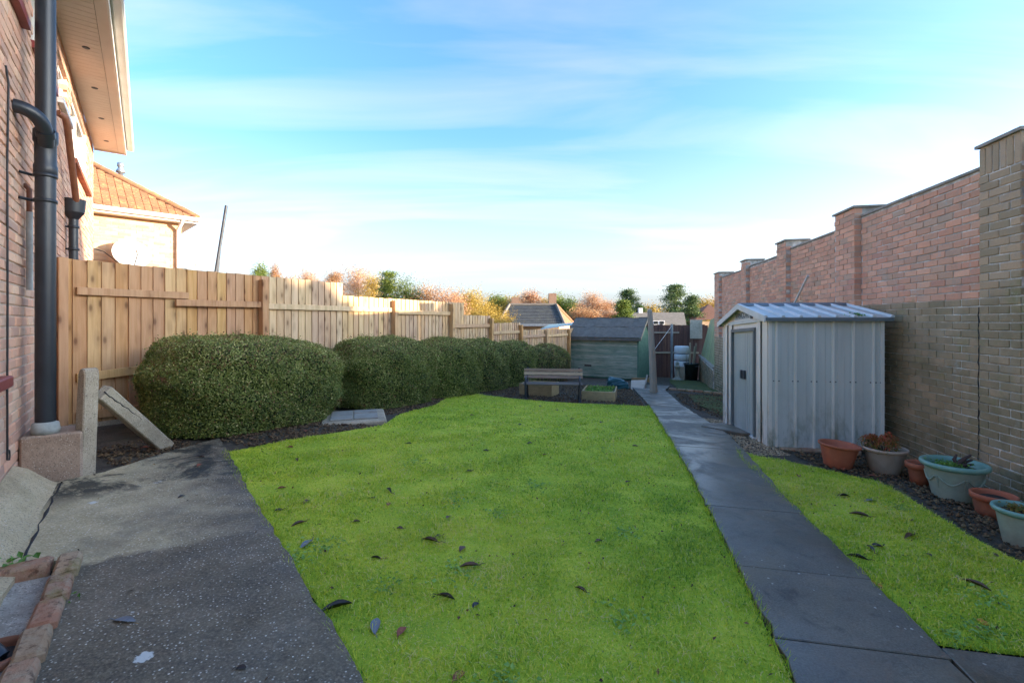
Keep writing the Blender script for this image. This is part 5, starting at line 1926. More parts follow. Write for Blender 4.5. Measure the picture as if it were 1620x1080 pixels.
o = ob('weed_cover', nmesh('weed_cover', V, F, 'leaf_fresh', T))
tag(o, 'low green weeds growing in the large green pot', 'weeds', kind='stuff')
b = B()
for P0, P1, P2, r_ in (((.02, .0, .27), (.06, .0, .32), (.13, -.02, .38), .018), ((.03, .01, .27), (.08, .01, .30), (.16, .0, .33), .016), ((.03, .0, .28), (.02, .02, .33), (.05, .03, .37), .014), ((.0, .0, .27), (.07, -.02, .29), (.14, -.03, .30), .014)):
    b.tube([tuple(Vector(c4) + Vector(q_)) for q_ in (P0, P1, P2)], [r_, r_ * 1.1, r_ * .5], 7)
tag(b.obj('driftwood_root', 'driftwood'), 'gnarled dark brown root standing in the large green pot', 'root')
c5 = gpt(3.80, 3.74)
pot('plant_pot', c5, [(0, 0), (.13, 0), (.14, .05), (.158, .13)], 'terracotta_old', [(.158, .128), (.176, .135), (.18, .175), (.168, .18), (.155, .168), (.15, .12)], 'terracotta', 'shallow terracotta bowl between the two green pots', (.152, .14), k=.8)
c6 = gpt(3.48, 3.22)
pot('plant_pot', c6, [(0, 0), (.125, 0), (.13, .015), (.155, .13), (.172, .215)], 'green_pot', [(.172, .212), (.196, .222), (.204, .238), (.198, .252), (.18, .252), (.168, .235), (.16, .2)], 'green_rim', 'green pot cut off by the right edge of the picture', (.165, .222), k=.82)
n = 220
P = np.column_stack([c6[0] + RNG.normal(0, .05, n), c6[1] + RNG.normal(0, .045, n), c6[2] + .235 + np.abs(RNG.normal(0, .012, n))])
V, F, T = leaf_cloud(P, np.tile([0, 0, 1.], (n, 1)), .026, .016, RNG.random(n), .6)
tag(ob('weed_cover', nmesh('weed_cover', V, F, 'leaf_plant', T * .6)), 'small weeds in the green pot at the right edge', 'weeds', kind='stuff')

# ------------------------------------------------------------------ inspection cover by the hedge
root = thing('inspection_cover', (-2.15, 6.42, .05), 'old slate-topped inspection cover beside the first hedge bush', 'cover')
cx_, cy_ = -2.12, 6.38
ic = Frame((cx_, cy_), (0.95, 0.31))
b = B()
ic.box(b, -.40, .40, -.42, .42, gz(cx_, cy_) - .1, gz(cx_, cy_) + .045)
b.obj('concrete_surround', 'concrete_post', root, 0.02)
zz = gz(cx_, cy_) + .046
for s0, s1, o0, o1 in ((-.3, -.02, -.3, -.02), (-.01, .3, -.3, .05), (-.3, -.02, -.01, .3), (-.01, .3, .06, .3)):
    b = B()
    ic.box(b, s0 + .004, s1 - .004, o0 + .004, o1 - .004, zz, zz + .014 + random.uniform(0, .006))
    b.obj('slate', 'slate', root, 0.004)

# ------------------------------------------------------------------ brick gully at the lower left
gl0, gl1 = Vector((-2.22, 2.47, 0)), Vector((-1.58, 1.55, 0))
gd = (gl1 - gl0).normalized()
gn = Vector((gd.y, -gd.x, 0))
if gn.x > 0:
    gn = -gn
root = thing('drain_gully', (-2.0, 1.9, .05), 'brick-edged drain gully at the foot of the house wall', 'gully')
gm = bevel_box_mesh('brick', 0.218, 0.092, 0.08, 0.012, 'brick_loose', 0.006)
for i in range(5):
    c = gl0 + gd * (.11 + i * .226) + gn * .055
    z = gz(c.x, c.y) + .036 + random.uniform(-.007, .007)
    ob('brick', gm, root, Matrix.Translation((c.x, c.y, z)) @ Matrix.Rotation(math.atan2(gd.y, gd.x) + R(random.uniform(-1.5, 1.5)), 4, 'Z'))
for i in range(2):
    c = gl0 + gn * (.12 + .235 * i + .11) + gd * .05
    z = gz(c.x, c.y) + .034
    ob('brick', gm, root, Matrix.Translation((c.x, c.y, z)) @ Matrix.Rotation(math.atan2(gn.y, gn.x), 4, 'Z'))
b = B()
poly = [gl0 + gn * .10 + gd * .09, gl0 + gn * .75 + gd * .09, gl1 + gn * .75 + gd * .2, gl1 + gn * .10 + gd * .2]
b.prism([(p.x, p.y) for p in poly], lambda x, y: gz(x, y) - .15, lambda x, y: gz(x, y) + .012)
b.obj('basin_floor', 'basin_concrete', root)
gc = Vector((-1.93, 1.76, 0))
gzz = gz(gc.x, gc.y)
b = B().lathe([(.105, gzz + .013), (.11, gzz + .04), (.095, gzz + .045), (.085, gzz + .03), (.08, gzz - .08)], (gc.x, gc.y, 0), 28)
b.obj('clay_ring', 'brown_pipe', root)
B().lathe([(.08, gzz + .016), (0, gzz + .0145)], (gc.x, gc.y, 0), 20).obj('trap_water', 'cable_black', root)
b = B().tube([(gc.x - .35, gc.y + .05, gzz + .10), (gc.x - .12, gc.y + .0, gzz + .09), (gc.x - .02, gc.y - .01, gzz + .065), (gc.x + .03, gc.y - .01, gzz + .02)], .038, 16)
b.obj('waste_elbow', 'black_plastic', root)
B().tube([(gc.x - .14, gc.y + .005, gzz + .093), (gc.x - .10, gc.y, gzz + .088)], .046, 16).obj('elbow_collar', 'black_plastic', root)


def weed(x, y, n, r_, label):
    z = gz(x, y) + .03
    P = np.column_stack([x + RNG.normal(0, r_ * .5, n), y + RNG.normal(0, r_ * .5, n), z + np.abs(RNG.normal(.02, .02, n))])
    V, F, T = leaf_cloud(P, np.tile([0, 0, 1.], (n, 1)), r_ * .7, r_ * .4, RNG.random(n), .4)
    tag(ob('weed', nmesh('weed', V, F, 'leaf_fresh', T)), label, 'weed', kind='stuff')


weed(-2.45, 2.36, 16, .07, 'bright green weed in the corner by the drain gully')
weed(-1.95, 2.12, 6, .03, 'tiny green weed at the outer side of the gully bricks')

# ------------------------------------------------------------------ hedge bushes
def bush(c, ax, size, label, nl, seed, base=0.0, lean=0.0, brown=0.04, twig=False, ll=.024):
    """clipped rounded block: half sizes (along, across, height)"""
    rg = np.random.default_rng(seed)
    a = Vector((ax[0], ax[1], 0)).normalized()
    bb = Vector((-a.y, a.x, 0))
    z0 = gz(c[0], c[1]) + base
    A, Bv = np.array(a), np.array(bb)
    hl, hw, hh = size

    def surf(d, k=1.0):
        """clipped block: upright sides with a rounded top; d holds directions"""
        e = 3.1
        up_ = np.clip(d[:, 2], 0, None)
        q_ = (np.abs(d[:, 0]) ** e + np.abs(d[:, 1]) ** e + up_ ** e) ** (1 / e)
        low = d[:, 2] < 0
        q_ = np.where(low, (np.abs(d[:, 0]) ** e + np.abs(d[:, 1]) ** e) ** (1 / e) + 1e-6, q_)
        sx, sy = d[:, 0] / q_, d[:, 1] / q_
        sz = np.where(low, np.clip(d[:, 2], -1, 0), up_ / q_)
        wob = 1 + .035 * np.sin(sx * 5 + seed) + .03 * np.sin(sy * 6 + sx * 4 + seed * 2) + .025 * np.sin(sz * 7 + sx * 6)
        foot = np.where(sz < -.35, 1 - .16 * (-sz - .35), 1.0)
        x = sx * hl * wob * k * foot
        y = sy * hw * wob * k * foot
        z = (sz * .5 + .5) * hh * (1 + (wob - 1) * .5) * (1 if k == 1 else .965)
        P = np.array([c[0], c[1], z0]) + x[:, None] * A + y[:, None] * Bv + z[:, None] * np.array([0, 0, 1.])
        P[:, 2] += g(P[:, 0], P[:, 1]) - g(c[0], c[1])
        P[:, 2] = np.maximum(P[:, 2], g(P[:, 0], P[:, 1]) + .03)
        return P

    d = rg.normal(0, 1, (nl, 3))
    d = d / np.linalg.norm(d, axis=1, keepdims=True)
    lowm = rg.random(nl) < .45
    d[:, 2] = np.where(lowm, -rg.random(nl), np.abs(d[:, 2]))
    d[:, 0] *= 1.25
    P = surf(d)
    nz = np.clip(d[:, 2], 0, None)
    nrm = d[:, :1] * A / hl + d[:, 1:2] * Bv / hw + nz[:, None] * np.array([0, 0, 1.]) / (hh * .5)
    nrm /= np.linalg.norm(nrm, axis=1, keepdims=True)
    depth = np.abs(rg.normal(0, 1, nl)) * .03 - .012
    lump = .035 * noise2(np.column_stack([P[:, 0] + .6 * P[:, 2], P[:, 1] - .5 * P[:, 2]]), 9.0, seed + 9)
    stray = np.where(rg.random(nl) < .025, rg.uniform(.02, .075, nl), 0)
    P = P - nrm * (depth - lump - stray)[:, None] + rg.normal(0, .008, (nl, 3))
    pn = noise2(P[:, :2] + P[:, 2:3] * .7, 5.0, seed) * .5 + noise2(np.column_stack([P[:, 0] + P[:, 1], P[:, 2]]), 13.0, seed + 1) * .4
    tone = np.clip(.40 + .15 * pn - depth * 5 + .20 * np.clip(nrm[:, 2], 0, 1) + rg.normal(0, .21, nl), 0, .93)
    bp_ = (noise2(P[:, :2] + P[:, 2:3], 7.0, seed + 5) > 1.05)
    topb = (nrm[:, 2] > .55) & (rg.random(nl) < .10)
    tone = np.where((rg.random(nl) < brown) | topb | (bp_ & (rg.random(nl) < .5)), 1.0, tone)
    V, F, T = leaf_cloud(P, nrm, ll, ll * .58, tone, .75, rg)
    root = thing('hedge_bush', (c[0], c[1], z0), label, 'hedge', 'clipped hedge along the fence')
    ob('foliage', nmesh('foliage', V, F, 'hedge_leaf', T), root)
    # solid dark inside
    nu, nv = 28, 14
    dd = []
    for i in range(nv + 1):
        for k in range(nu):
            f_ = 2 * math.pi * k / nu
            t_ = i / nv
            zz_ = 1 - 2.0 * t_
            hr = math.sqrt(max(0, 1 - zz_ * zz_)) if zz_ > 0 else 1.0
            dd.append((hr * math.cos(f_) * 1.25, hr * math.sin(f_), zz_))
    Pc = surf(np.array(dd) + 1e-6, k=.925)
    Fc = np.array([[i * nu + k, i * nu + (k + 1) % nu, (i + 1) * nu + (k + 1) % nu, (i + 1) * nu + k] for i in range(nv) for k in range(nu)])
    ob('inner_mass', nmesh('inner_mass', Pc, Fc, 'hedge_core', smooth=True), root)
    b = B()
    for k in range(5):
        q_ = Vector((c[0], c[1], 0)) + a * (hl * (-.6 + .3 * k)) + bb * random.uniform(-.1, .1)
        gzq = gz(q_.x, q_.y)
        b.tube([(q_.x, q_.y, gzq - .05), (q_.x + .02, q_.y, gzq + .15), (q_.x + random.uniform(-.1, .1), q_.y, gzq + .35)], [.022, .018, .01], 6)
    if twig:
        for k in range(60):
            s_ = random.uniform(-hl, hl)
            q_ = Vector((c[0], c[1], 0)) + a * s_ - bb * (hw * random.uniform(.85, 1.12))
            zz = gz(q_.x, q_.y)
            b.tube([(q_.x, q_.y, zz), (q_.x + random.uniform(-.06, .06), q_.y, zz + random.uniform(.35, .7))], [.008, .003], 4)
    b.obj('stems', 'bark', root)


HAX = (0.36, 0.93)
bush((-3.24, 5.86), (0.42, 0.9), (1.13, 0.70, 1.03), 'largest hedge bush at the near end of the row', 120000, 3, ll=.025)
bush((-2.17, 8.05), (0.42, 0.9), (1.0, 0.62, 1.10), 'second hedge bush from the near end, beside the slate cover', 80000, 8, ll=.028)
bush((-1.38, 9.85), (0.42, 0.9), (0.96, 0.57, 1.14), 'third hedge bush from the near end of the row', 52000, 14, ll=.032)
bush((-0.75, 11.25), (0.45, 0.9), (0.92, 0.50, 1.16), 'fourth hedge bush, before the bend behind the bench', 36000, 21, ll=.036)
bush((0.02, 12.95), (0.45, 0.9), (0.98, 0.46, 1.17), 'fifth hedge bush, behind the left end of the bench', 32000, 27, ll=.04)
bush((1.08, 15.0), (0.5, 0.87), (1.35, 0.42, 1.12), 'last hedge bush, twiggy and bare-stemmed beside the green shed', 32000, 33, brown=.2, twig=True, ll=.04)

# ------------------------------------------------------------------ dead leaves
def leaf_mesh(L, W, curl, mat, stalk=True):
    vs_, fs_ = [], []
    n = 7
    for i in range(n + 1):
        t_ = i / n
        w = W * math.sin(math.pi * min(1, t_ * .93 + .04)) ** .8
        y = (t_ - .5) * L
        bend = .035 * L * math.sin(math.pi * t_)
        for e, up in ((-1, 1), (0, 0), (1, 1)):
            vs_.append((y, e * w * .5 * math.cos(curl), bend + up * w * .5 * math.sin(curl) + .002 + random.uniform(0, .003)))
    for i in range(n):
        m = i * 3
        fs_ += [(m, m + 1, m + 4, m + 3), (m + 1, m + 2, m + 5, m + 4)]
    b = B().add(vs_, fs_, True)
    if stalk:
        b.tube([(L * .48, 0, .008), (L * .62, .004, .012), (L * .78, .012, .006)], [.0022, .0018, .0012], 4)
    me = mesh('dead_leaf', b.v, b.f, mat)
    for p in me.polygons:
        p.use_smooth = True
    return me


LV = {}
for nm, (L, W, cu, mat) in {'brown_long': (.11, .042, .9, 'dead_leaf_brown'), 'dark_long': (.10, .04, 1.1, 'dead_leaf_dark'), 'dark_small': (.045, .03, .5, 'dead_leaf_dark'), 'brown_small': (.05, .035, .6, 'dead_leaf_brown'),
                            'red': (.07, .045, .5, 'dead_leaf_red'), 'orange': (.055, .036, .25, 'dead_leaf_orange'), 'grey': (.11, .045, .35, 'dead_leaf_grey')}.items():
    LV[nm] = leaf_mesh(L, W, cu, mat)
LEAF_TXT = {'brown_long': 'long curled brown dead leaf', 'dark_long': 'long dark wet dead leaf', 'dark_small': 'small blackened dead leaf', 'brown_small': 'small brown crumpled dead leaf', 'red': 'reddish brown dead leaf', 'orange': 'bright orange fallen leaf', 'grey': 'long grey dead leaf'}


LAB_N = {}


def place_words(x, y, where):
    if 'main' in where:
        side = 'patio side' if x < -.55 - .25 * (y - 2) * (y < 5) else ('path side' if x > .45 + .2 * (y - 2) else 'middle')
        dep = 'at the front' if y < 2.4 else ('in the near part' if y < 3.3 else ('half-way along' if y < 5.6 else 'towards the bench'))
        return where + ', ' + side + ', ' + dep
    if 'strip' in where:
        return where + ', ' + ('near the path edge' if x < 2.45 else 'near the pots' if x > 2.85 else 'in its middle') + (', front half' if y < 3.1 else ', shed end')
    if 'soil' in where:
        return where + (' beside the hedge' if x < -1 and y > 4.7 else ' behind the patio corner' if x < 0 else ' in front of the pots')
    return where + (' close to the lawn edge' if x > -1.3 else ' near the gully' if y < 2.5 else ' near its far corner')


def put_leaf(kind, x, y, where, sc=1.0, lift=.014):
    o = ob('dead_leaf', LV[kind], None, Matrix.Translation((x, y, gz(x, y) + lift)) @ Matrix.Rotation(random.uniform(0, 6.28), 4, 'Z') @ Matrix.Rotation(random.uniform(-.12, .12), 4, 'X') @ Matrix.Scale(sc, 4))
    tag(o, LEAF_TXT[kind] + ' on ' + place_words(x, y, where.replace('the strip of lawn beside the pots', 'the lawn strip')), 'leaf', 'dead leaves on ' + where)


MAIN = 'the main lawn'
for kind, x, y, s in [('dark_long', -.94, 3.63, 1.2), ('brown_long', -.49, 2.85, 1.1), ('dark_small', -.45, 2.91, 1.2), ('brown_long', -.23, 2.58, 1.0), ('brown_small', -.29, 2.77, 1.2), ('dark_long', -.32, 2.28, 1.0), ('dark_small', -.17, 2.23, 1.1),
                      ('grey', -.59, 2.05, 1.0), ('dark_long', -.80, 2.16, 1.4), ('grey', -1.19, 2.75, 1.0), ('dark_small', -1.57, 3.19, 1.2), ('brown_small', .54, 2.95, 1.0), ('brown_small', -1.01, 3.07, 1.0), ('dark_small', -1.02, 3.48, 1.0),
                      ('red', -.88, 3.38, .8), ('brown_small', -.71, 3.0, 1.0), ('dark_small', -.38, 4.2, 1.2), ('brown_small', -.43, 3.2, 1.0), ('dark_small', -1.1, 5.05, 1.2), ('dark_small', -.27, 4.9, 1.3), ('red', .33, 4.85, .7), ('red', -.47, 2.02, .9),
                      ('red', -.20, 1.78, .9), ('orange', -.43, 3.45, .7), ('dark_small', .1, 6.4, 1.4), ('dark_small', .9, 7.1, 1.4), ('brown_small', -.6, 7.0, 1.5), ('dark_small', .5, 8.4, 1.5), ('brown_small', 1.4, 5.4, 1.2), ('dark_small', -1.2, 6.2, 1.3), ('brown_small', 1.0, 4.1, 1.0), ('dark_small', .75, 8.0, 1.5), ('brown_long', -1.35, 3.0, .9), ('brown_small', -1.45, 3.35, 1.3), ('red', -1.75, 3.6, .8), ('dark_long', -.75, 2.62, .7), ('brown_long', .35, 2.4, .7), ('dark_small', .2, 5.3, 1.4), ('brown_long', -1.95, 4.3, .9), ('red', -2.2, 4.7, .9), ('dark_small', 1.3, 6.9, 1.6)]:
    put_leaf(kind, x, y, MAIN, s)
RL = 'the strip of lawn beside the pots'
for kind, x, y, s in [('brown_long', 2.62, 3.57, 1.2), ('brown_long', 2.70, 3.22, 1.2), ('grey', 2.95, 3.9, 1.0), ('dark_long', 2.78, 3.98, 1.1), ('dark_long', 2.27, 3.0, 1.1), ('dark_small', 2.35, 3.05, 1.6), ('dark_long', 2.10, 2.88, 1.1), ('brown_long', 2.56, 2.62, 1.2), ('orange', 2.26, 2.28, 1.0),
                      ('orange', 1.99, 2.58, 1.0), ('dark_small', 2.6, 2.96, 1.2), ('brown_small', 2.35, 4.35, 1.2), ('red', 2.72, 4.5, 1.0), ('dark_small', 2.75, 4.85, 1.2), ('brown_small', 2.95, 3.5, 1.2), ('brown_small', 3.05, 3.0, 1.1)]:
    put_leaf(kind, x, y, RL, s)
PT = 'the concrete patio'
for kind, x, y, s in [('grey', -1.62, 1.98, .9), ('red', -2.62, 3.97, .9), ('dark_small', -2.3, 3.3, 1.0), ('brown_small', -2.75, 4.2, 1.0), ('dark_small', -1.0, 1.75, .8)]:
    put_leaf(kind, x, y, PT, s, .034)
for kind, x, y, s in [('brown_small', -2.7, 4.95, 1.2), ('red', -2.35, 5.4, 1.1), ('brown_long', -2.05, 5.8, 1.0), ('brown_small', -1.75, 6.9, 1.2), ('brown_long', -3.25, 4.35, 1.0), ('brown_small', -3.35, 4.5, 1.1), ('red', -3.45, 4.45, 1.0), ('red', 3.5, 4.6, 1.0), ('brown_long', 3.45, 4.35, 1.0), ('brown_small', 3.62, 4.5, 1.2), ('red', 3.35, 4.8, 1.0)]:
    put_leaf(kind, x, y, 'the dark soil', s, .016)

# ------------------------------------------------------------------ trees beyond the garden
def tree(kind, x, y, top, width, mat, label, seed, nl=5000, bark='bark', leaf=.16, name='autumn_tree'):
    rg = np.random.default_rng(seed)
    z0 = gz(x, y)
    h = top - z0
    root = thing(name, (x, y, z0), label, 'tree', 'trees beyond the garden')
    b = B()
    b.tube([(x, y, z0 - .2), (x + .03 * h * rg.normal(), y, z0 + h * .35), (x + .02 * h * rg.normal(), y, z0 + h * .92)], [h * .022, h * .016, h * .004], 8)
    if kind == 'round':
        nc = 34
        cc = rg.normal(0, 1, (nc, 3))
        cc /= np.linalg.norm(cc, axis=1, keepdims=True)
        cc *= rg.uniform(.35, 1, (nc, 1)) ** .6
        C = np.column_stack([x + cc[:, 0] * width * .42, y + cc[:, 1] * width * .42, z0 + h * .60 + cc[:, 2] * h * .34])
        for k in range(nc):
            if k % 2 == 0:
                b.tube([(x, y, z0 + h * rg.uniform(.2, .5)), tuple((C[k] + [x, y, z0 + h * .6]) / 2), tuple(C[k])], [h * .009, h * .005, h * .002], 5)
        w_ = rg.integers(0, nc, nl)
        P = C[w_] + rg.normal(0, 1, (nl, 3)) * np.array([width * .10, width * .10, h * .075])
        tone = np.clip(.5 + .25 * np.sin(w_ * 2.7) + rg.normal(0, .2, nl), 0, 1)
    elif kind == 'birch':
        nb = 46
        P = []
        for k in range(nb):
            t_ = rg.uniform(.22, .95)
            a = rg.uniform(0, 6.28)
            ln = width * .5 * (1.1 - t_) ** .6 * rg.uniform(.5, 1)
            s_ = np.array([x, y, z0 + h * t_])
            e_ = s_ + np.array([math.cos(a) * ln, math.sin(a) * ln, h * rg.uniform(.04, .16)])
            b.tube([tuple(s_), tuple((s_ + e_) / 2 + [0, 0, .02 * h]), tuple(e_)], [h * .006, h * .004, h * .0015], 4)
            m = nl // nb
            q_ = rg.random((m, 1)) ** .7
            P.append(s_ + (e_ - s_) * q_ + rg.normal(0, 1, (m, 3)) * np.array([width * .06, width * .06, h * .045]))
        P = np.concatenate(P)
        tone = np.clip(rg.normal(.55, .25, len(P)), 0, 1)
    else:       # conifer: tiers of drooping boughs with gaps
        P = []
        tiers = 15
        for k in range(tiers):
            t_ = .10 + .88 * k / (tiers - 1)
            rad = width * .5 * (1 - t_) ** .9 * rg.uniform(.75, 1.1) + .03 * width
            nbh = max(4, int(9 * (1 - t_)) + 3)
            for j in range(nbh):
                a = rg.uniform(0, 6.28)
                ln = rad * rg.uniform(.6, 1.12)
                m = max(6, int(nl / tiers / nbh))
                q_ = rg.random((m, 1)) ** .6
                s_ = np.array([x, y, z0 + h * t_])
                e_ = s_ + np.array([math.cos(a) * ln, math.sin(a) * ln, h * rg.uniform(-.05, .03)])
                P.append(s_ + (e_ - s_) * q_ + rg.normal(0, 1, (m, 3)) * np.array([.05 * width, .05 * width, .018 * h]))
                if j % 2 == 0:
                    b.tube([tuple(s_), tuple(e_)], [h * .005, h * .001], 4)
        P = np.concatenate(P)
        tone = np.clip(rg.normal(.45, .25, len(P)), 0, 1)
    b.obj('trunk', bark, root)
    nr = P - np.array([x, y, z0 + h * .5])
    V, F, T = leaf_cloud(P, nr / (np.linalg.norm(nr, axis=1, keepdims=True) + 1e-6), leaf, leaf * .6, tone, 1.0, rg)
    ob('crown', nmesh('crown', V, F, mat, T), root)


def tr(px, ytop, Y, wpx):
    return (px - 810) / 750 * Y, Y, CAM_H + (508 - ytop) / 750 * Y, wpx / 750 * Y


TREES = [
    ('round', 411, 424, 42, 30, 'leaf_green', 'pale green tree top just showing over the first fence post', 'leafy_tree'),
    ('birch', 434, 431, 48, 26, 'leaf_brown', 'thin bare brown tree right of the pale green tree top', 'bare_tree'),
    ('round', 459, 430, 50, 30, 'leaf_orange', 'small orange tree top above the high fence panel', 'autumn_tree'),
    ('birch', 490, 436, 46, 34, 'leaf_orange', 'sparse orange tree top near the end of the high fence panel', 'autumn_tree'),
    ('birch', 528, 438, 44, 40, 'leaf_brown', 'faint bare tree behind the step in the fence', 'bare_tree'),
    ('birch', 566, 429, 34, 62, 'leaf_orange', 'tall orange birch right of the first fence step', 'birch_tree'),
    ('birch', 590, 440, 33, 44, 'leaf_yellow', 'paler birch leaning beside the tall orange birch', 'birch_tree'),
    ('conifer', 614, 432, 26, 50, 'leaf_green', 'yellow-green conifer with a pointed top above the fence', 'conifer_tree'),
    ('round', 640, 441, 26, 44, 'leaf_green', 'rounded yellow-green tree beside the pointed conifer', 'leafy_tree'),
    ('round', 672, 448, 26, 58, 'leaf_brown', 'russet brown bush right of the yellow-green trees', 'autumn_shrub'),
    ('round', 708, 457, 25, 60, 'leaf_orange', 'low orange bush over the third fence bay', 'autumn_shrub'),
    ('round', 745, 458, 30, 50, 'leaf_yellow', 'golden tree left of the dark bungalow roof', 'autumn_tree'),
    ('round', 772, 474, 22, 62, 'leaf_yellow', 'bright yellow shrub in front of the bungalow roof corner', 'autumn_shrub'),
    ('round', 786, 466, 60, 34, 'leaf_green', 'green tree behind the left chimney of the bungalow', 'leafy_tree'),
    ('round', 812, 472, 58, 44, 'leaf_yellow', 'yellow tree behind the left end of the bungalow ridge', 'autumn_tree'),
    ('round', 836, 464, 56, 44, 'leaf_orange', 'orange tree behind the middle of the bungalow ridge', 'autumn_tree'),
    ('round', 866, 473, 60, 36, 'leaf_yellow', 'yellow-green tree just left of the bungalow chimney', 'autumn_tree'),
    ('round', 889, 464, 55, 36, 'leaf_green', 'dark green tree right of the bungalow chimney', 'leafy_tree'),
    ('round', 906, 478, 58, 44, 'leaf_orange', 'orange tree above the sunlit hip of the bungalow', 'autumn_tree'),
    ('birch', 937, 471, 50, 50, 'leaf_orange', 'tallest pinkish orange birch above the green shed', 'birch_tree'),
    ('birch', 962, 480, 50, 44, 'leaf_orange', 'lower orange birch left of the dark conifer', 'birch_tree'),
    ('round', 922, 488, 46, 50, 'leaf_brown', 'low russet bushes right of the bungalow hip', 'autumn_shrub'),
    ('conifer', 994, 460, 52, 46, 'leaf_conifer', 'dark blue-green conifer above the green shed', 'conifer_tree'),
    ('conifer', 985, 477, 40, 42, 'leaf_green', 'lighter green conifer in front of the dark one', 'conifer_tree'),
    ('conifer', 1013, 484, 48, 26, 'leaf_conifer', 'short dark conifer right of the tall dark one', 'conifer_tree'),
    ('round', 1036, 478, 60, 46, 'leaf_yellow', 'golden tree between the two groups of conifers', 'autumn_tree'),
    ('conifer', 1070, 451, 50, 54, 'leaf_conifer', 'tallest open-branched pine left of the brick wall end', 'pine_tree'),
    ('conifer', 1095, 469, 46, 38, 'leaf_conifer', 'dark conifer right of the tallest pine', 'conifer_tree'),
    ('round', 1121, 472, 50, 44, 'leaf_yellow', 'yellow tree just behind the end of the brick wall', 'autumn_tree'),
    ('round', 1146, 470, 60, 40, 'leaf_orange', 'orange tree mostly hidden by the end pier of the wall', 'autumn_tree'),
]
for i, (kind, px, yt, Y, wp, mt, lab, nm) in enumerate(TREES):
    x, y, top, w = tr(px, yt, Y, wp)
    w *= {'round': 1.35, 'birch': 1.9, 'conifer': 2.3}[kind]
    tree(kind, x, y, top, w, mt, lab, 100 + i, 15000 if Y > 28 else 16000, 'birch_bark' if kind == 'birch' else 'bark', (.0030 if kind != 'birch' else .0022) * Y, nm)

# ------------------------------------------------------------------ bungalow and roofs beyond
def P3(px, py, Y):
    return Vector(((px - 810) / 750 * Y, Y, CAM_H + (508 - py) / 750 * Y))


root = thing('bungalow', (1.2, 33, -1.4), 'bungalow with dark tiled hip roof beyond the fence', 'house')
el, er = P3(787, 513.5, 31), P3(893, 514, 31)
ebl, ebr = Vector((el.x, 38.5, el.z)), Vector((er.x + 1.6, 38.5, er.z))
rl, rr_ = Vector((P3(806, 483.5, 34.5).x, 34.5, 2.50)), Vector((P3(880, 483.5, 34.5).x, 34.5, 2.50))
B().add([el, er, rr_, rl], [(0, 1, 2, 3)]).add([el, rl, ebl], [(0, 1, 2)]).add([rl, rr_, ebr, ebl], [(0, 1, 2, 3)]).obj('roof', 'bungalow_roof', root)
B().add([er, ebr, rr_], [(0, 1, 2)]).obj('hip_slope', 'hip_tile_lit', root)  # hip of the same roof; sunlit orange put into its colour
# tile courses on the front slope
rows = 13
b = B()
for k in range(rows):
    q0, q1 = k / rows, (k + 1.12) / rows
    up_ = Vector((0, -.35, .75)).normalized()
    A0, A1 = el.lerp(rl, q0), er.lerp(rr_, q0)
    C0, C1 = el.lerp(rl, min(1, q1)), er.lerp(rr_, min(1, q1))
    nt = 30
    for j in range(nt):
        t0, t1 = j / nt + .002, (j + 1) / nt - .002
        b.add([A0.lerp(A1, t0) + up_ * (.075 + random.uniform(-.008, .008)), A0.lerp(A1, t1) + up_ * .07, C0.lerp(C1, t1) + up_ * .02, C0.lerp(C1, t0) + up_ * .02, A0.lerp(A1, t0) + up_ * .01, A0.lerp(A1, t1) + up_ * .01], [(0, 1, 2, 3), (4, 5, 1, 0)])
o = b.obj('roof_tiles', 'bungalow_roof', root)
o['kind'] = 'stuff'
for a, c in ((er, rr_), (el, rl), (rl, rr_), (ebr, rr_)):
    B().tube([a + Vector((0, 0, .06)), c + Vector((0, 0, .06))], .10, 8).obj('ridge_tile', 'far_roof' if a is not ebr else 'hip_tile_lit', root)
b = B().prism([(el.x + .4, 31.5), (er.x - .3, 31.5), (ebr.x - .4, 38), (el.x + .4, 38)], -2, el.z + .02)
b.obj('wall', 'bungalow_wall', root)
b = B().box((el.x / 2 + er.x / 2, 30.95, el.z - .02), (er.x - el.x, .06, .16))
b.obj('gutter', 'galvanised', root)
ch = B().box((rr_.x - .25, 34.9, 2.75), (.55, .55, 1.3))
ch.obj('chimney', 'chimney_brick', root)
ch = B().box((rl.x + .45, 37, 2.75), (.6, .5, .9))
ch.obj('chimney', 'chimney_brick', root)
root = thing('outbuilding', (4.2, 23, -1.2), 'low shed with grey-green corrugated roof just beyond the fence', 'shed')
b = B()
A0, A1, C0, C1 = P3(852, 522, 22), P3(906, 515, 22), P3(868, 517, 24.5), P3(912, 513, 24.5)
n_ = 22
vs_ = []
for i in range(n_ + 1):
    t_ = i / n_
    w_ = .035 * (i % 2)
    vs_ += [A0.lerp(A1, t_) + Vector((0, 0, w_)), C0.lerp(C1, t_) + Vector((0, 0, w_ + .1))]
b.add(vs_, [(i * 2, i * 2 + 2, i * 2 + 3, i * 2 + 1) for i in range(n_)])
b.obj('roof', 'corrugated_sheet', root)
b = B().hexa([Vector((p.x, p.y, z)) for z, f in ((-1.6, 0), (0.85, 1)) for p in (A0 + Vector((.1, .1, 0)), A1 + Vector((-.1, .1, 0)), C1 + Vector((-.1, -.1, 0)), C0 + Vector((.1, -.1, 0)))])
b.obj('wall', 'corrugated_sheet', root)
root = thing('far_house', (9.5, 42, -1.6), 'far house with grey-brown roof showing above the dark back fence', 'house')
A0, A1 = P3(996, 514, 40), P3(1086, 514, 40)
C0, C1 = Vector((P3(1002, 494, 43).x, 43, CAM_H + 14 / 750 * 43)), Vector((P3(1082, 494, 43).x, 43, CAM_H + 14 / 750 * 43))
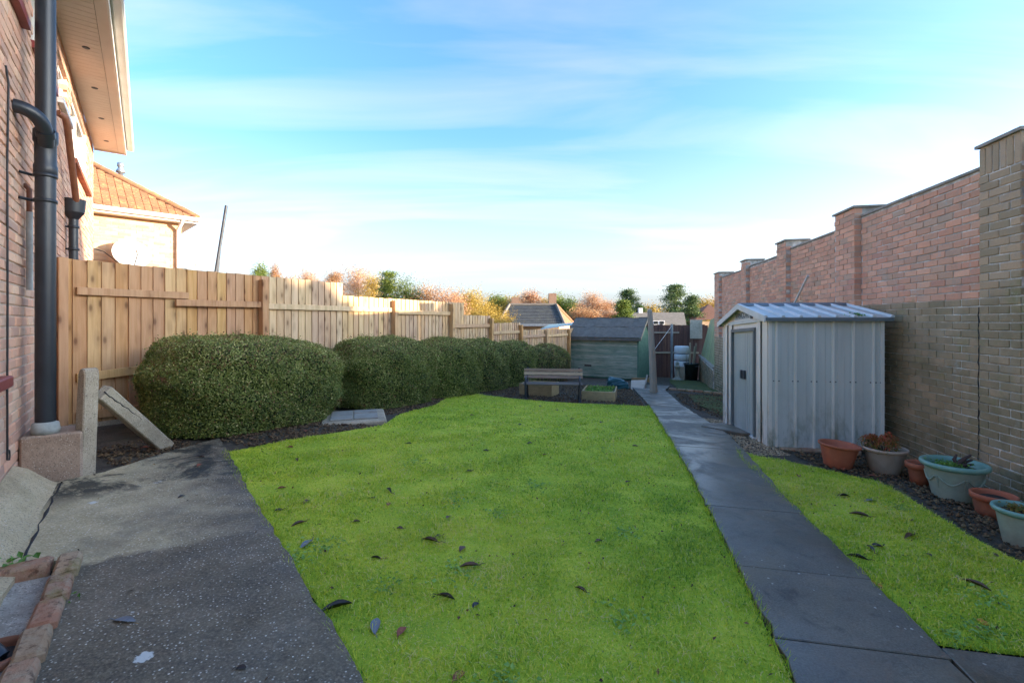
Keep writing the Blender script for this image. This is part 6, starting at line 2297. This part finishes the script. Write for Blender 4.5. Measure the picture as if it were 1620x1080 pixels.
b = B().add([A0, A1, C1, C0, A0 + Vector((0, 6, 0)), A1 + Vector((0, 6, 0))], [(0, 1, 2, 3), (3, 2, 5, 4), (0, 3, 4), (1, 5, 2)])
b.obj('roof', 'far_roof', root)
b = B().prism([(A0.x + .3, 40.4), (A1.x - .3, 40.4), (A1.x - .3, 45.5), (A0.x + .3, 45.5)], -2.2, A0.z)
b.obj('wall', 'bungalow_wall', root)
b = B().box((P3(1042, 512, 40).x, 40.2, CAM_H - .12), (1.0, .5, .36))
wd = b.obj('dormer', 'white_plastic', root)
for k in (-.25, .25):
    B().box((P3(1042, 512, 40).x + k, 39.94, CAM_H - .12), (.36, .02, .24)).obj('pane', 'window_glass', wd)
B().box((P3(1013, 497, 43).x, 43, CAM_H + .45), (.35, .35, 1.5)).obj('chimney', 'white_plastic', root)
root = thing('far_house', (17, 46, -1.6), 'pale-roofed house glimpsed between mossy fence and brick wall', 'house')
A0, A1 = P3(1098, 508, 44), P3(1150, 492, 44)
b = B().add([A0, A1 + Vector((0, 0, -.6)), A1 + Vector((0, 4, .8)), A0 + Vector((.3, 4, .5))], [(0, 1, 2, 3)])
b.obj('roof', 'hip_tile_lit', root)
B().prism([(A0.x + .2, 44.3), (A1.x, 44.3), (A1.x, 48), (A0.x + .2, 48)], -2, A0.z).obj('wall', 'bungalow_wall', root)

# ------------------------------------------------------------------ added house-shaped blockers, unseen beyond the wall, outlined to cast the garden's shade
root = thing('neighbour_house_or_blocker', (33, -3, -1.5), 'added tall house-shaped blocker beyond the garden wall, unseen, shading the garden', 'house')
X0, X1 = 30.0, 37.0
prof = [(-7.4, -1.5), (1.26, -1.5), (1.26, 7.5), (-1.34, 10.2), (-3.1, 10.6), (-7.4, 7.8)]
b = B()
vs_ = [(X, y, z) for X in (X0, X1) for y, z in prof]
b.add(vs_, [tuple(range(5, -1, -1)), tuple(range(6, 12))] + [(i, (i + 1) % 6, 6 + (i + 1) % 6, 6 + i) for i in range(6)])
b.obj('wall', 'chimney_brick', root)
b = B()
for (ya, za), (yb, zb) in zip(prof[2:5], prof[3:6]):
    b.hexa([(X0 - .3, ya, za + .01), (X1 + .3, ya, za + .01), (X1 + .3, yb, zb + .01), (X0 - .3, yb, zb + .01), (X0 - .3, ya, za + .13), (X1 + .3, ya, za + .13), (X1 + .3, yb, zb + .13), (X0 - .3, yb, zb + .13)])
b.obj('roof', 'far_roof', root)
root = thing('neighbour_house_or_blocker', (33, 11, -1.6), 'added lower house-shaped blocker beyond the garden wall, unseen, shading the far fence', 'house')
prof = [(4.65, -1.6), (17.0, -1.6), (17.0, 6.0), (10.0, 7.3), (5.75, 6.9), (4.65, 6.35)]  # unseen blocker, outline set by the shade on the far fence
X0, X1 = 30.0, 36.0
b = B()
vs_ = [(X, y, z) for X in (X0, X1) for y, z in prof]
b.add(vs_, [tuple(range(5, -1, -1)), tuple(range(6, 12))] + [(i, (i + 1) % 6, 6 + (i + 1) % 6, 6 + i) for i in range(6)])
b.obj('wall', 'chimney_brick', root)
b = B()
for (ya, za), (yb, zb) in zip(prof[2:5], prof[3:6]):
    b.hexa([(X0 - .3, ya, za + .01), (X1 + .3, ya, za + .01), (X1 + .3, yb, zb + .01), (X0 - .3, yb, zb + .01), (X0 - .3, ya, za + .13), (X1 + .3, ya, za + .13), (X1 + .3, yb, zb + .13), (X0 - .3, yb, zb + .13)])
b.obj('roof', 'far_roof', root)
root = thing('narrow_shade_blocker', (32, 2, -1.5), 'added narrow gabled blocker beyond the garden wall, unseen, shaping the shade on the fence', 'house')
prof = [(1.31, -1.5), (2.86, -1.5), (2.86, 6.8), (2.06, 7.53), (1.31, 7.2)]  # unseen blocker, gable outlined for its shadow on the fence
b = B()
vs_ = [(X, y, z) for X in (30.0, 35.0) for y, z in prof]
b.add(vs_, [tuple(range(4, -1, -1)), tuple(range(5, 10))] + [(i, (i + 1) % 5, 5 + (i + 1) % 5, 5 + i) for i in range(5)])
b.obj('wall', 'chimney_brick', root)
